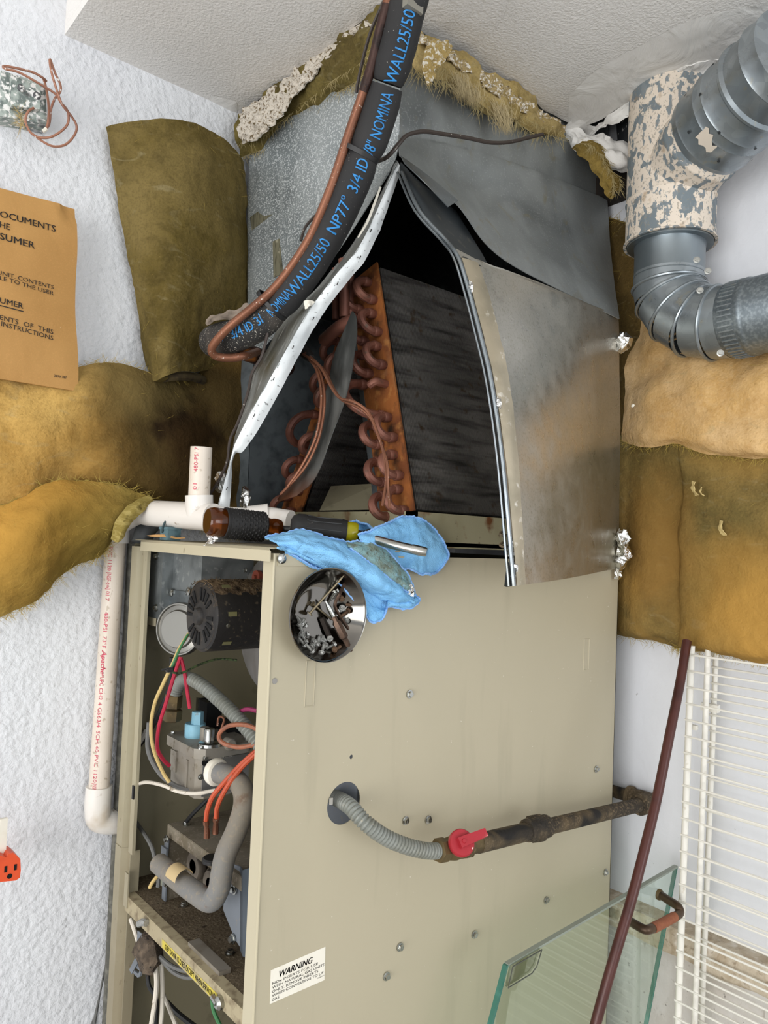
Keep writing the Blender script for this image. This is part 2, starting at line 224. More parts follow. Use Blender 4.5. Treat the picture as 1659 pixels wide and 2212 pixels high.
class MB:
    def __init__(s): s.v = []; s.f = []; s.m = []
    def add(s, vs, fs, m=0):
        o = len(s.v); s.v += [Vector(p) for p in vs]
        for f in fs: s.f.append([i + o for i in f]); s.m.append(m)
        return s
    def box(s, a, b, m=0, rot=None):
        a, b = Vector(a), Vector(b); x0, y0, z0 = (min(a[i], b[i]) for i in range(3)); x1, y1, z1 = (max(a[i], b[i]) for i in range(3))
        vs = [V(x, y, z) for x in (x0, x1) for y in (y0, y1) for z in (z0, z1)]
        if rot: c = (a + b) / 2; vs = [c + rot @ (p - c) for p in vs]
        return s.add(vs, [(0, 1, 3, 2), (4, 6, 7, 5), (0, 4, 5, 1), (2, 3, 7, 6), (0, 2, 6, 4), (1, 5, 7, 3)], m)
    def hexa(s, q, off, m=0):
        """quad q (4 points) given thickness by vector off"""
        q = [Vector(p) for p in q]; off = Vector(off)
        return s.add(q + [p + off for p in q], [(3, 2, 1, 0), (4, 5, 6, 7), (0, 1, 5, 4), (1, 2, 6, 5), (2, 3, 7, 6), (3, 0, 4, 7)], m)
    def prism(s, poly, off, m=0):
        n = len(poly); poly = [Vector(p) for p in poly]; off = Vector(off)
        return s.add(poly + [p + off for p in poly], [list(range(n))[::-1], list(range(n, 2 * n))] + [(i, (i + 1) % n, n + (i + 1) % n, n + i) for i in range(n)], m)
    def tube(s, path, r, n=10, sm=1, caps=True, m=0, rib=None):
        P = catmull(path, sm) if sm > 1 else [Vector(p) for p in path]
        k = len(P)
        if isinstance(r, (list, tuple)): rr = catnum(r, sm) if sm > 1 and len(r) == len(path) else list(r)
        else: rr = [r] * k
        T = [(P[min(i + 1, k - 1)] - P[max(i - 1, 0)]).normalized() for i in range(k)]
        x, y, _ = frame(T[0]); vs = []; 
        for i in range(k):
            x = (x - T[i] * x.dot(T[i])).normalized(); y = T[i].cross(x)
            for j in range(n): a = 2 * PI * j / n; vs.append(P[i] + (x * math.cos(a) + y * math.sin(a)) * rr[i])
        fs = [(i * n + j, i * n + (j + 1) % n, (i + 1) * n + (j + 1) % n, (i + 1) * n + j) for i in range(k - 1) for j in range(n)]
        if caps: fs += [list(range(n))[::-1], list(range((k - 1) * n, k * n))]
        return s.add(vs, fs, m)
    def lathe(s, prof, org, axis, n=24, m=0, a0=0, a1=2 * PI, hexa=False):
        org = Vector(org); x, y, a = frame(axis); full = abs(a1 - a0 - 2 * PI) < 1e-6; k = n if full else n + 1; vs = []
        for (r, h) in prof:
            for j in range(k):
                t = a0 + (a1 - a0) * j / n; vs.append(org + a * h + (x * math.cos(t) + y * math.sin(t)) * r)
        fs = []
        for i in range(len(prof) - 1):
            for j in range(n): fs.append((i * k + j, i * k + (j + 1) % k, (i + 1) * k + (j + 1) % k, (i + 1) * k + j))
        if full:
            if prof[0][0] > 1e-6: fs.append(list(range(n))[::-1])
            if prof[-1][0] > 1e-6: fs.append(list(range((len(prof) - 1) * k, len(prof) * k)))
        return s.add(vs, fs, m)
    def grid(s, R, m=0, thick=0.0, toward=None, mfn=None):
        """R rows of points -> quads; thick closes it into a sheet on the far side from `toward` (default the eye)"""
        a, b = len(R), len(R[0]); vs = [Vector(p) for r in R for p in r]
        fs = [(i * b + j, i * b + j + 1, (i + 1) * b + j + 1, (i + 1) * b + j) for i in range(a - 1) for j in range(b - 1)]
        ms = [mfn((i + .5) / (a - 1), (j + .5) / (b - 1)) if mfn else m for i in range(a - 1) for j in range(b - 1)]
        if thick:
            nr = [V(0, 0, 0) for _ in vs]
            for f in fs:
                n = (vs[f[2]] - vs[f[0]]).cross(vs[f[3]] - vs[f[1]])
                for i in f: nr[i] += n
            c = sum(vs, V(0, 0, 0)) / len(vs); eye = Vector(toward) if toward is not None else V(0, 0, 0)
            sg = -1 if sum(nr, V(0, 0, 0)).dot(eye - c) > 0 else 1
            o = len(vs); vs = vs + [p + n.normalized() * (thick * sg) if n.length > 0 else p for p, n in zip(vs, nr)]
            fs2 = [tuple(i + o for i in f[::-1]) for f in fs]
            edge = [j for j in range(b)] + [i * b + b - 1 for i in range(1, a)] + [(a - 1) * b + j for j in range(b - 2, -1, -1)] + [i * b for i in range(a - 2, 0, -1)]
            fs3 = [(edge[i], edge[i] + o, edge[(i + 1) % len(edge)] + o, edge[(i + 1) % len(edge)]) for i in range(len(edge))]
            ms = ms + ms + [m] * len(fs3); fs = fs + fs2 + fs3
        o = len(s.v); s.v += vs
        for f, q in zip(fs, ms): s.f.append([i + o for i in f]); s.m.append(q)
        return s
    def build(s, name, mats, parent=None, label=None, cat=None, group=None, kind=None, ang=38, local=False, flat=False):
        me = bpy.data.meshes.new(name); base = V(0, 0, 0)
        if not local:
            base = OFF - (POS[parent.name] if parent else V(0, 0, 0))
            if parent is None:
                c = sum(s.v, V(0, 0, 0)) / max(1, len(s.v)); lo = min(p.z for p in s.v); piv = V(c.x, c.y, lo); base = -piv
        me.from_pydata([tuple(p + base) for p in s.v], [], s.f)
        if not isinstance(mats, (list, tuple)): mats = [mats]
        for q in mats: me.materials.append(q)
        me.polygons.foreach_set('material_index', s.m)
        bm = bmesh.new(); bm.from_mesh(me); bmesh.ops.recalc_face_normals(bm, faces=bm.faces); bm.to_mesh(me); bm.free()
        if not flat:
            me.polygons.foreach_set('use_smooth', [True] * len(me.polygons)); me.set_sharp_from_angle(angle=math.radians(ang))
        me.update()
        o = bpy.data.objects.new(name, me); C.objects.link(o)
        if parent: o.parent = parent; POS[o.name] = POS[parent.name]
        elif not local: o.location = piv + OFF; POS[o.name] = o.location.copy()
        tag(o, label, cat, group, kind); return o
def tag(o, label=None, cat=None, group=None, kind=None):
    for k, v in (('label', label), ('category', cat), ('group', group), ('kind', kind)):
        if v: o[k] = v
def thing(name, loc, label, cat, group=None):
    o = bpy.data.objects.new(name, None); C.objects.link(o); o.location = Vector(loc) + OFF; o.empty_display_size = .02
    POS[o.name] = o.location.copy(); tag(o, label, cat, group); return o
def loft(rows, nu, nv, amp=0.0, sc=12.0, amp2=0.0, sc2=60.0, seed=0.0, bulge=None):
    """rows: polylines of control points (all of one length) -> smooth grid; noise displaced along the rough normal"""
    R = [catmull(r, nu) for r in rows]; cols = list(zip(*R)); G = list(zip(*[catmull(c, nv) for c in cols])); G = [list(r) for r in G]
    a, b = len(G), len(G[0])
    if bulge:
        for i in range(a):
            for j in range(b): G[i][j] = G[i][j] + bulge(i / (a - 1), j / (b - 1))
    if amp or amp2:
        H = [[p.copy() for p in r] for r in G]
        for i in range(a):
            for j in range(b):
                n = (G[min(i + 1, a - 1)][j] - G[max(i - 1, 0)][j]).cross(G[i][min(j + 1, b - 1)] - G[i][max(j - 1, 0)])
                p = G[i][j]; n = n.normalized() if n.length > 0 else V(0, 0, 1)
                if n.dot(-p) < 0: n = -n
                q = p + V(seed, seed * 2, 0)
                H[i][j] = p + n * (amp * noise.noise(q * sc) * 1.6 + amp2 * noise.noise(q * sc2) * 1.6)
        G = H
    return G
def text2d(s, bold=0.0, shear=0.0):
    cu = bpy.data.curves.new('txt', 'FONT'); cu.body = s; cu.size = 1.0; cu.shear = shear; cu.resolution_u = 2; cu.fill_mode = 'FRONT'
    o = bpy.data.objects.new('txt', cu); C.objects.link(o); dg = bpy.context.evaluated_depsgraph_get()
    me = bpy.data.meshes.new_from_object(o.evaluated_get(dg)); bpy.data.objects.remove(o); bpy.data.curves.remove(cu)
    vs = [v.co.copy() for v in me.vertices]; fs = [list(p.vertices) for p in me.polygons]; bpy.data.meshes.remove(me); return vs, fs
def textw(s, bold=0.0):
    vs, _ = text2d(s, bold); return min(v.x for v in vs), max(v.x for v in vs)
def put_text(mb, s, fn, size, sx=1.0, bold=0.0, shear=0.0, align=0.0, sub=0, m=0):
    """fn(x, y) -> 3D; align 0 left, 1 right"""
    vs, fs = text2d(s, bold, shear); x1 = max(v.x for v in vs); dx = -x1 * align
    if sub:
        bm = bmesh.new(); B = [bm.verts.new(v) for v in vs]
        for f in fs:
            try: bm.faces.new([B[i] for i in f])
            except ValueError: pass
        bmesh.ops.subdivide_edges(bm, edges=[e for e in bm.edges if e.calc_length() > .18], cuts=sub, use_grid_fill=False)
        bmesh.ops.triangulate(bm, faces=bm.faces); bm.verts.index_update()
        vs = [v.co.copy() for v in bm.verts]; fs = [[v.index for v in f.verts] for f in bm.faces]; bm.free()
    for k in ((-.8, 0, .8) if bold else (0,)): mb.add([fn((v.x + dx + k * bold) * size * sx, (v.y + abs(k) * 0) * size) for v in vs], fs, m)
def struct(mb, name, mats, **k): return mb.build(name, mats, kind='structure', **k)
def fibres(mb, pts, num, length, width=.0005, droop=.5, spread=1.0, dirn=(0, 0, -1)):
    for _ in range(num):
        i = random.random() * (len(pts) - 1.001); p = pts[int(i)].lerp(pts[int(i) + 1], i - int(i))
        d = (Vector(dirn) * droop + V(random.uniform(-1, 1), random.uniform(-1, 1), random.uniform(-1, 1)) * spread).normalized()
        L = length * random.uniform(.4, 1.2); side = d.cross(p).normalized() * width; c = V(random.uniform(-1, 1), random.uniform(-1, 1), random.uniform(-1, 1)) * .5
        q = [p + (d * t + c * t * t * .5) * L for t in (0, .5, 1)]
        mb.add([q[0] - side, q[0] + side, q[1] - side, q[1] + side, q[2]], [(0, 1, 3, 2), (2, 3, 4)])
# ================================================================== the setting
YW, XW, ZC, XS, FL = 1.229, 1.27, .778, .347, -EYE
struct(MB().box((-3, YW, FL), (XW + .1, YW + .1, 1.25)), 'wall_left', wallm)
mb = MB().box((XW, -3, -.655), (XW + .1, YW + .1, 1.25))
struct(mb, 'wall_right', wallr)
struct(MB().box((XW - .012, -3, FL), (XW + .1, YW, -.665)), 'wall_right_lower', stemm)
# sill along the right wall, its face rough
R = []
for k in range(61):
    y = YW - k * .055; j = lambda s: .006 * noise.noise(V(y * 14, s * 9.1, 3)); zz = -.640
    R.append([V(XW + .01, y, zz + .012 + j(1)), V(XW - .035 + j(2), y, zz + .008 + j(3)), V(XW - .045 + j(4), y, zz - .012 + j(5)), V(XW - .040 + j(6), y, zz - .034 + j(7)), V(XW - .005, y, zz - .04)])
struct(MB().grid(R), 'trim_1', ledgem)
struct(MB().box((-3, -3, FL - .1), (XW + .1, YW + .1, FL)), 'floor', floorm)
struct(MB().box((-3, -3, 1.15), (XS, YW, 1.25)), 'ceiling_upper', ceilm)
# lowered ceiling with the two rough holes cut for the duct and the flue
def jag(pts, n, a, sd):
    out = []
    for i in range(len(pts)):
        p, q = Vector(pts[i]), Vector(pts[(i + 1) % len(pts)]); k = max(1, int((q - p).length / n))
        for t in range(k):
            s = p.lerp(q, t / k); out.append(s + V(noise.noise(s * 30 + V(sd, 0, 0)), noise.noise(s * 30 + V(0, sd, 5)), 0) * a)
    return out
hole = jag([(.664, 1.222, ZC), (.668, .834, ZC), (.70, .834, ZC), (.95, .832, ZC), (1.11, .828, ZC), (1.135, .735, ZC), (1.145, .66, ZC), (1.16, .60, ZC), (1.20, .565, ZC), (1.262, .565, ZC), (1.262, 1.222, ZC)], .012, .006, 2)
bm = bmesh.new()
def loop(pts):
    vs = [bm.verts.new(p) for p in pts]; return [bm.edges.new((vs[i], vs[(i + 1) % len(vs)])) for i in range(len(vs))]
ed = loop([V(XS, -3, ZC), V(XW, -3, ZC), V(XW, YW, ZC), V(XS, YW, ZC)]) + loop(hole)
bmesh.ops.triangle_fill(bm, edges=ed, use_beauty=True)
fs = list(bm.faces); ret = bmesh.ops.extrude_face_region(bm, geom=fs)
for v in ret['geom']:
    if isinstance(v, bmesh.types.BMVert): v.co.z += .014
mb = MB(); bm.verts.index_update(); mb.add([v.co.copy() for v in bm.verts], [[v.index for v in f.verts] for f in bm.faces]); bm.free()
struct(mb, 'ceiling', ceilm, flat=True)
struct(MB().box((XS, -3, ZC + .0141), (XS + .014, YW, 1.15)), 'ceiling_drop_face', ceilm)
struct(MB().box((XS + .3, -.2, 1.13), (XW, YW, 1.15)).box((XS + .28, -.2, ZC + .0145), (XS + .3, YW, 1.13)).box((XS + .3, -.22, ZC + .0145), (XW, -.2, 1.13)), 'ceiling_dark_box', atticm)  # box added above the holes to keep them dark
# plaster patches round the holes (slightly proud smears on the ceiling)
def patch(name, px, thick, mat, parent=None, nz=.004):
    c = oZ(ZC, sum(p[0] for p in px) / len(px), sum(p[1] for p in px) / len(px)); rim = [oZ(ZC, *p) for p in px]
    rim = catmull(rim + [rim[0]], 5)[:-1]; n = len(rim); vs = []; R = 7
    for k in range(R):
        t = k / (R - 1)
        for p in rim:
            q = c.lerp(p, .08 + .92 * t); h = thick * (1 - t ** 3) + .0005
            q.z = ZC - h + (nz * noise.noise(V(q.x * 40, q.y * 14, 1)) * (1 - t ** 4)); vs.append(q)
    fs = [(k * n + j, k * n + (j + 1) % n, (k + 1) * n + (j + 1) % n, (k + 1) * n + j) for k in range(R - 1) for j in range(n)] + [list(range(n))[::-1]]
    return MB().add(vs, fs).build(name, mat, parent, kind='structure')
patch('ceiling_plaster_patch', [(900, 0), (980, 0), (1090, 0), (1070, 60), (1000, 105), (950, 92), (905, 58)], .0008, ceilm, nz=.0015)
patch('ceiling_plaster_patch', [(1230, 205), (1290, 150), (1390, 95), (1500, 40), (1659, 10), (1659, 60), (1560, 130), (1480, 160), (1390, 195), (1345, 225), (1290, 262), (1232, 270)], .0012, plaster, nz=.002)
patch('ceiling_plaster_patch', [(455, 205), (485, 212), (512, 222), (508, 250), (480, 238), (458, 222)], .0012, plaster, nz=.002)
# torn, curled paper and compound hanging at the rim of the flue hole
R = []
for i, (x, y) in enumerate([(1225, 268), (1262, 292), (1300, 262), (1345, 232), (1385, 205), (1425, 178), (1470, 158), (1530, 152), (1570, 150)]):
    p = oZ(ZC, x, y); R.append([p + V(-.012, -.03, -.001), p + V(0, 0, -.006), p + V(.006, .012, -.016 - .008 * math.sin(i * 2.1)), p + V(.012, .016, -.004)])
g = loft(list(zip(*R)), 8, 4, .004, 40, .002, 120)
struct(MB().grid(g, thick=.002), 'ceiling_torn_rim', plaster)
# the ridge of compound between the duct hole and the flue hole
R = []
for (x, y, d, rr) in [(1222, 285, 1.395, .012), (1250, 300, 1.385, .020), (1285, 318, 1.38, .026), (1325, 335, 1.37, .028), (1370, 345, 1.37, .03)]:
    c = at(x, y, d); R.append([c + V(0, 0, rr * .9), c - c.normalized() * rr * .7 + V(0, 0, rr * .3), c - c.normalized() * rr * .8 - V(0, 0, rr * .4), c - V(0, 0, rr)])
struct(MB().grid(loft(R, 6, 8, .007, 40, .003, 110), thick=.01), 'ceiling_compound_ridge', plaster)
struct(MB().box((XW - .05, .60, ZC - .10), (XW - .001, 1.2, ZC - .06)).box((XW - .03, .60, ZC - .05), (XW - .001, 1.2, ZC + .01)), 'trim_2', atticm)

# ================================================================== sheet metal duct above the furnace
A0, B0, C0 = V(.672, 1.206, 0), V(.714, .838, 0), V(1.254, .838, 0)
duct = thing('supply_duct', (.95, 1.0, -.01), 'speckled galvanised sheet metal supply duct cut open at its front corner above the furnace', 'duct')
apx = at(860, 334, 1.06)
def onplane(P, Q, x, y):
    n = (Q - P).cross(V(0, 0, 1)); d = ray(x, y); return d * (n.dot(P) / n.dot(d))
fp = lambda x, y: onplane(A0, B0, x, y)
# front sheet: from the ceiling down to the diagonal cut
topf = [A0 + V(0, 0, .90), A0.lerp(B0, .33) + V(0, 0, .90), A0.lerp(B0, .66) + V(0, 0, .90), B0 + V(0, 0, .90)]
botf = [fp(536, 770), fp(575, 745), fp(662, 642), apx]
rows = [topf, [A0 + V(0, 0, .64), A0.lerp(B0, .33) + V(-.004, 0, .64), A0.lerp(B0, .66) + V(-.004, 0, .645), B0 + V(0, 0, .65)],
        [fp(535, 560), fp(640, 470), fp(745, 400), fp(858, 325)], [fp(535, 700), fp(600, 640), at(712, 545, fp(712, 545).dot(fw) - .012), at(842, 366, 1.058)], [fp(536, 775), fp(575, 745), at(664, 640, fp(664, 640).dot(fw) - .02), at(838, 376, 1.055)]]
mb = MB().grid(loft(rows, 8, 5, .001, 8), thick=.0012)
mb.build('front_sheet', galv_spk, duct, label='white speckled front sheet of the duct, cut away diagonally')
mb = MB()
mb.hexa([fp(541, 470), fp(638, 398), fp(641, 425), fp(545, 498)], V(-.0012, 0, 0)).hexa([fp(590, 522), fp(604, 516), fp(612, 590), fp(592, 600)], V(-.0012, 0, 0))
mb.build('tape_residue', stripm, duct)
# upper side sheet with the bent lower edge
sp = lambda x, y: onplane(B0, C0, x, y)
pull = lambda p, k: p * (1 - k)
rows = [[B0 + V(0, 0, .90), B0.lerp(C0, .3) + V(0, 0, .90), B0.lerp(C0, .65) + V(0, 0, .90), C0 + V(0, 0, .90)],
        [B0 + V(0, 0, .66), B0.lerp(C0, .3) + V(0, 0, .66), B0.lerp(C0, .65) + V(0, -.002, .66), C0 + V(0, 0, .66)],
        [sp(861, 300), pull(sp(985, 320), .004), pull(sp(1130, 360), .012), pull(sp(1312, 430), .012)],
        [at(863, 332, 1.055), pull(sp(985, 395), .012), pull(sp(1140, 470), .03), pull(sp(1322, 560), .035)],
        [at(866, 338, 1.052), at(985, 440, 1.075), at(1092, 562, 1.14), at(1337, 690, 1.31)]]
g = loft(rows, 10, 6, .0012, 9)
mb = MB().grid(g, thick=.0012); mb.build('side_sheet', galv_dull, duct, label='dull grey upper side sheet with its lower edge curled outwards')
# folded back tab on that edge
mb = MB().grid(loft([[at(866, 336, 1.045), at(920, 375, 1.045), at(990, 433, 1.055)], [at(874, 352, 1.03), at(922, 398, 1.025), at(968, 447, 1.035)]], 6, 3), thick=.001)
mb.build('folded_tab', galv, duct, label='bright folded back tab of sheet metal')
# remaining walls of the case below
mb = MB().box((.68, 1.172, .0), (1.20, 1.1735, .40)).hexa([V(.68, 1.172, .0), V(.68, 1.172, .40), V(.672, 1.20, .40), V(.672, 1.20, .0)], V(.001, 0, 0))
mb.build('left_side', innerg, duct)
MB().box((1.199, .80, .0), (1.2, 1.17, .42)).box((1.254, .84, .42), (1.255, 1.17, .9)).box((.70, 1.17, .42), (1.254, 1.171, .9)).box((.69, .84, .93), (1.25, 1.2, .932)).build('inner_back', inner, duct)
# ---- left flap: the front of the case peeled outwards, with its bright flange
Hh = [(856, 346, 1.06), (778, 500, 1.13), (712, 590, 1.17), (652, 655, 1.19), (606, 700, 1.20), (580, 750, 1.20), (545, 800, 1.20), (527, 878, 1.19), (508, 942, 1.16), (499, 985, 1.14), (474, 1092, 1.12)]
Ff = [(860, 350, 1.05), (783, 520, 1.06), (722, 598, 1.06), (686, 645, 1.06), (664, 676, 1.06), (630, 735, 1.06), (582, 820, 1.065), (551, 875, 1.07), (512, 950, 1.08), (500, 985, 1.085), (471, 1094, 1.09)]
Gg = [(868, 366, 1.055), (805, 533, 1.07), (752, 607, 1.07), (714, 655, 1.07), (690, 690, 1.07), (655, 750, 1.07), (603, 848, 1.075), (572, 905, 1.08), (527, 973, 1.085), (506, 988, 1.093), (495, 1096, 1.10)]
P3 = lambda L: [at(*p) for p in L]
hm = [at((a[0] + b[0]) / 2, (a[1] + b[1]) / 2, (a[2] + b[2]) / 2 - .012) for a, b in zip(Hh, Ff)]
fl = MB().grid(loft([P3(Hh), hm, P3(Ff)], 6, 4, .001, 30), thick=.001)
flap = fl.build('front_flap', M('streaked_flap_steel', '#9a9d9b', .45, .3, [('noise', 30, .46, .66, '#5d5f5a', (1, 1, .25), .8), ('noise', 60, .56, .68, '#c9ccca', (1, 1, .2), .8), ('soft', 9, .5, .75, '#6b6650')], [('noise', 40, .2, .003, (1, 1, .3))]), duct, label='peeled back front flap of the duct with streaked grey face')
g = loft([P3(Ff), [at((a[0] + b[0]) / 2, (a[1] + b[1]) / 2, (a[2] + b[2]) / 2 - .003) for a, b in zip(Ff, Gg)], P3(Gg)], 8, 3, .0012, 60)
MB().grid(g, thick=.001).build('flange', flangem, flap, label='bright white edge flange with punched lance holes')
mb = MB()
for (x, y) in [(829, 425), (815, 462), (800, 498), (777, 556), (728, 612), (676, 688), (632, 750), (590, 818), (548, 897), (489, 1055)]:
    p = at(x, y, 1.058); a = (at(x + 3, y - 7, 1.056) - p) * .6; b = (at(x + 3, y + 2, 1.06) - p) * .6
    mb.grid([[p - a, p - a * .5 + b * .5, p - a + b], [p, p + b * .5 - p.normalized() * .004, p + b], [p + a, p + a + b * .5, p + a + b]])
mb.build('lance_tab', M('lance_dark', '#585957', .6, .4), flap, kind='stuff')
# torn foil sealing the cut edge
mb = MB().grid(loft([P3([(655, 650, 1.05), (668, 648, 1.045), (680, 652, 1.05)]), P3([(660, 668, 1.045), (668, 662, 1.04), (674, 660, 1.045)])], 4, 3, .002, 200), thick=.0006); mb.build('torn_foil', whitep, duct)
mb = MB().grid(loft([P3([(820, 402, 1.04), (806, 440, 1.045), (790, 480, 1.05), (772, 512, 1.05)]), P3([(824, 404, 1.04), (811, 442, 1.045), (796, 480, 1.05), (775, 513, 1.05)])], 6, 2, .0015, 200), thick=.0006)
mb.build('torn_foil', whitep, duct)
# ---- right flap: side of the case swung outwards
apR = at(866, 372, 1.045); hingeT, hingeM, hingeB = at(1336, 690, 1.325), at(1340, 960, 1.34), at(1336, 1228, 1.338)
Mx = [(990, 556, .965), (1012, 625, .955), (1038, 725, .94), (1062, 830, .925), (1086, 1000, .91), (1110, 1266, .895)]
ML = P3(Mx)
tri = loft([[at(866, 350, 1.052), at(905, 390, 1.06), at(985, 455, 1.10)], [apR, at(925, 440, 1.03), at(1040, 545, 1.10)], [at(905, 452, 1.015), at(962, 515, 1.0), at(1065, 586, 1.08)], [ML[0], at(1030, 570, .985), at(1120, 612, 1.10)]], 5, 5)
mb = MB().grid(tri, thick=.001)
rowsM = []
for i, t in enumerate((0, .2, .4, .62, .8, 1.0)):
    if t <= .5: H = hingeT.lerp(hingeM, t / .5)
    else: H = hingeM.lerp(hingeB, (t - .5) / .5)
    L = ML[i]; bow = .010 * math.sin(PI * t)
    rowsM.append([L, L.lerp(H, .25) + V(-.3, -.9, 0) * (bow + .010), L.lerp(H, .55) + V(-.3, -.9, 0) * (bow + .010), L.lerp(H, .82), H])
rowsM = [[ML[0] + V(0, .004, .012), at(1080, 585, 1.03), at(1160, 620, 1.13), at(1260, 655, 1.24), hingeT + V(0, .01, .01)]] + rowsM
g = loft(rowsM, 7, 8, .0012, 7)
rf = MB().grid(g, thick=.0012).build('side_flap', flapm, duct, label='large side panel of the duct bent outwards, brownish reflective galvanised steel')
mb.build('upper_fold', M('shaded_fold_steel', '#4c5256', .45, .8, [('soft', 9, .45, .7, '#2b3034'), ('noise', 60, .62, .72, '#7d7a70', None, .5)]), duct)  # darker colour puts in the shade and dark reflections under the overhang
e = [at(868, 372, 1.04), at(906, 455, 1.01), at(962, 518, .985)] + [p - p * .003 for p in ML]
MB().tube(e, .0026, 6, 4).tube([p + (rt * -.006) + p * .006 for p in e], .0018, 6, 4).build('rolled_edge', galv, duct, label='bright double rolled edge')
tl = [p - p * .0022 + rt * .004 for p in ML]; tr = [at(a, b, c) for a, b, c in [(1032, 566, .982), (1058, 640, .968), (1082, 735, .952), (1102, 830, .94), (1120, 1000, .922), (1136, 1262, .908)]]
MB().grid(loft([tl, [a.lerp(b, .5) - a * .003 for a, b in zip(tl, tr)], [p - p * .0025 for p in tr]], 6, 3, .0008, 60), thick=.0006).build('foil_tape', tapem, rf)
q = [at(1108, 1043, .915), at(1180, 1046, .985), at(1260, 1052, 1.1), at(1338, 1060, 1.325)]
mb = MB()
for (x, y, d, s) in [(1098, 1180, .905, .008), (1104, 1225, .9, .007), (1073, 870, .92, .005), (1012, 620, .955, .005)]:
    p = at(x, y, d); mb = MB().grid(loft([[p + V(0, 0, s * 1.5), p + rt * s + V(0, 0, s)], [p - p * .008, p + rt * s * 1.2 - p * .006], [p - V(0, 0, s * 1.5), p + rt * s - V(0, 0, s * 2)]], 4, 4, .002, 300), thick=.0005); mb.build('torn_tape_edge', foil, rf)

mb = MB()
for (x, y, d, s) in [(1347, 740, 1.32, .012), (1343, 1165, 1.32, .012), (1349, 1190, 1.315, .013), (1340, 1215, 1.32, .010), (1336, 1240, 1.32, .007)]:
    c = at(x, y, d); 
    rws = [[c + V(math.cos(a) * math.sin(b), math.sin(a) * math.sin(b), math.cos(b) * 1.4) * s for a in [k * PI / 4 for k in range(9)]] for b in [.05, .6, 1.2, 1.8, 2.4, 3.09]]
    MB().grid([[p + V(noise.noise(p * 160), noise.noise(p * 160 + V(9, 0, 0)), noise.noise(p * 160 + V(0, 9, 0))) * s * .8 for p in r] for r in rws]).build('crumpled_foil_scrap', foil, duct, flat=True)
# a scrap of foil beside the left flap and one standing behind the screwdriver
mb = MB()
for (x, y, d, s) in [(478, 1040, 1.12, .010), (531, 1075, 1.13, .010), (531, 1088, 1.12, .009)]:
    c = at(x, y, d); rws = [[c + V(math.cos(a) * math.sin(b) * .7, math.sin(a) * math.sin(b) * .7, math.cos(b) * 1.7) * s for a in [k * PI / 4 for k in range(9)]] for b in [.05, .6, 1.2, 1.8, 2.4, 3.09]]
    MB().grid([[p + V(noise.noise(p * 160), noise.noise(p * 160 + V(9, 0, 0)), noise.noise(p * 160 + V(0, 9, 0))) * s * .8 for p in r] for r in rws]).build('crumpled_foil_scrap', foil, duct, flat=True)

# ================================================================== evaporator coil inside the duct
coil = thing('evaporator_coil', (.9, .97, .0), 'A shaped evaporator coil with copper return bends and rusty end plate inside the open duct', 'coil')
P0 = V(.712, .775, .047); XE = 1.17; sl = V(0, .103, .371); SL = sl.length; sd = sl.normalized(); td = V(0, sd.z, -sd.y)
def slab(P0, sd, td, SL, Tk, orient):
    mb = MB(); n = 150
    for i in range(n):
        x = P0.x + .012 + (XE - P0.x - .02) * i / (n - 1); t = .0009
        a = P0 + V(x - P0.x, 0, 0); vs = []
        for k in range(13):
            q = a + sd * (SL * k / 12); dx = .0007 * (1 if k % 2 else -1)
            vs += [q + V(dx - t, 0, 0) + td * (.0015 if k % 2 else 0), q + V(dx + t, 0, 0) + td * (.0015 if k % 2 else 0), q + V(dx + t, 0, 0) + td * Tk, q + V(dx - t, 0, 0) + td * Tk]
        fs = []
        for k in range(12):
            o = 4 * k
            for j in range(4): fs.append((o + j, o + (j + 1) % 4, o + 4 + (j + 1) % 4, o + 4 + j))
        mb.add(vs, fs)
    mb.build('fin_pack', finm, coil, kind='stuff', flat=True, label='grey aluminium fin pack of the coil')
    MB().hexa([P0 + V(.012, 0, 0) + td * .006, P0 + V(XE - P0.x, 0, 0) + td * .006, P0 + V(XE - P0.x, 0, 0) + td * .006 + sd * SL, P0 + V(.012, 0, 0) + td * .006 + sd * SL], td * (Tk - .012)).build('fin_backing', M('fin_backing_dark', '#2d2c2b', .8, .2), coil)  # dark backing slab added inside the fins to fill their gaps
    q = [P0 - td * .004 - sd * .003, P0 + td * (Tk + .004) - sd * .003, P0 + td * (Tk + .004) + sd * (SL + .004), P0 - td * .004 + sd * (SL + .004)]
    MB().hexa(q, V(.003, 0, 0)).build('end_plate', rusty, coil, label='orange rusty end plate')
slab(P0, sd, td, SL, .066, 1)
P1 = V(.735, 1.15, .03); sd1 = V(0, -.46, .89).normalized(); td1 = V(0, -sd1.z, sd1.y)
slab(P1, sd1, td1, .40, .05, -1)
# grey flange strip beside the end plate
MB().hexa([P0 + td * .066 - V(.001, 0, 0), P0 + td * .078 - V(.001, 0, 0), P0 + td * .074 + sd * (SL * .8) - V(.001, 0, 0), P0 + td * .066 + sd * (SL * .8) - V(.001, 0, 0)], V(.001, 0, 0)).build('edge_strip', galv, coil, label='pale strip beside the end plate')
def ubend(a, b, out, r=.0065, tail=.012, flare=True):
    """a, b: tube holes; out: unit vector of protrusion"""
    mid = (a + b) / 2; h = (b - a) / 2; L = h.length
    pth = [a, a + out * tail] + [mid - h * math.cos(t) + out * (tail + L * 1.25 * math.sin(t)) for t in [PI * k / 8 for k in range(1, 8)]] + [b + out * tail, b]
    mb = MB().tube(pth, r, 9, 2)
    if flare:
        for q in (a, b): mb.lathe([(r * 1.12, 0), (r * 1.2, .002), (r * 1.2, .0085), (r * 1.02, .0105)], q + out * .004, out, 10)
    return mb
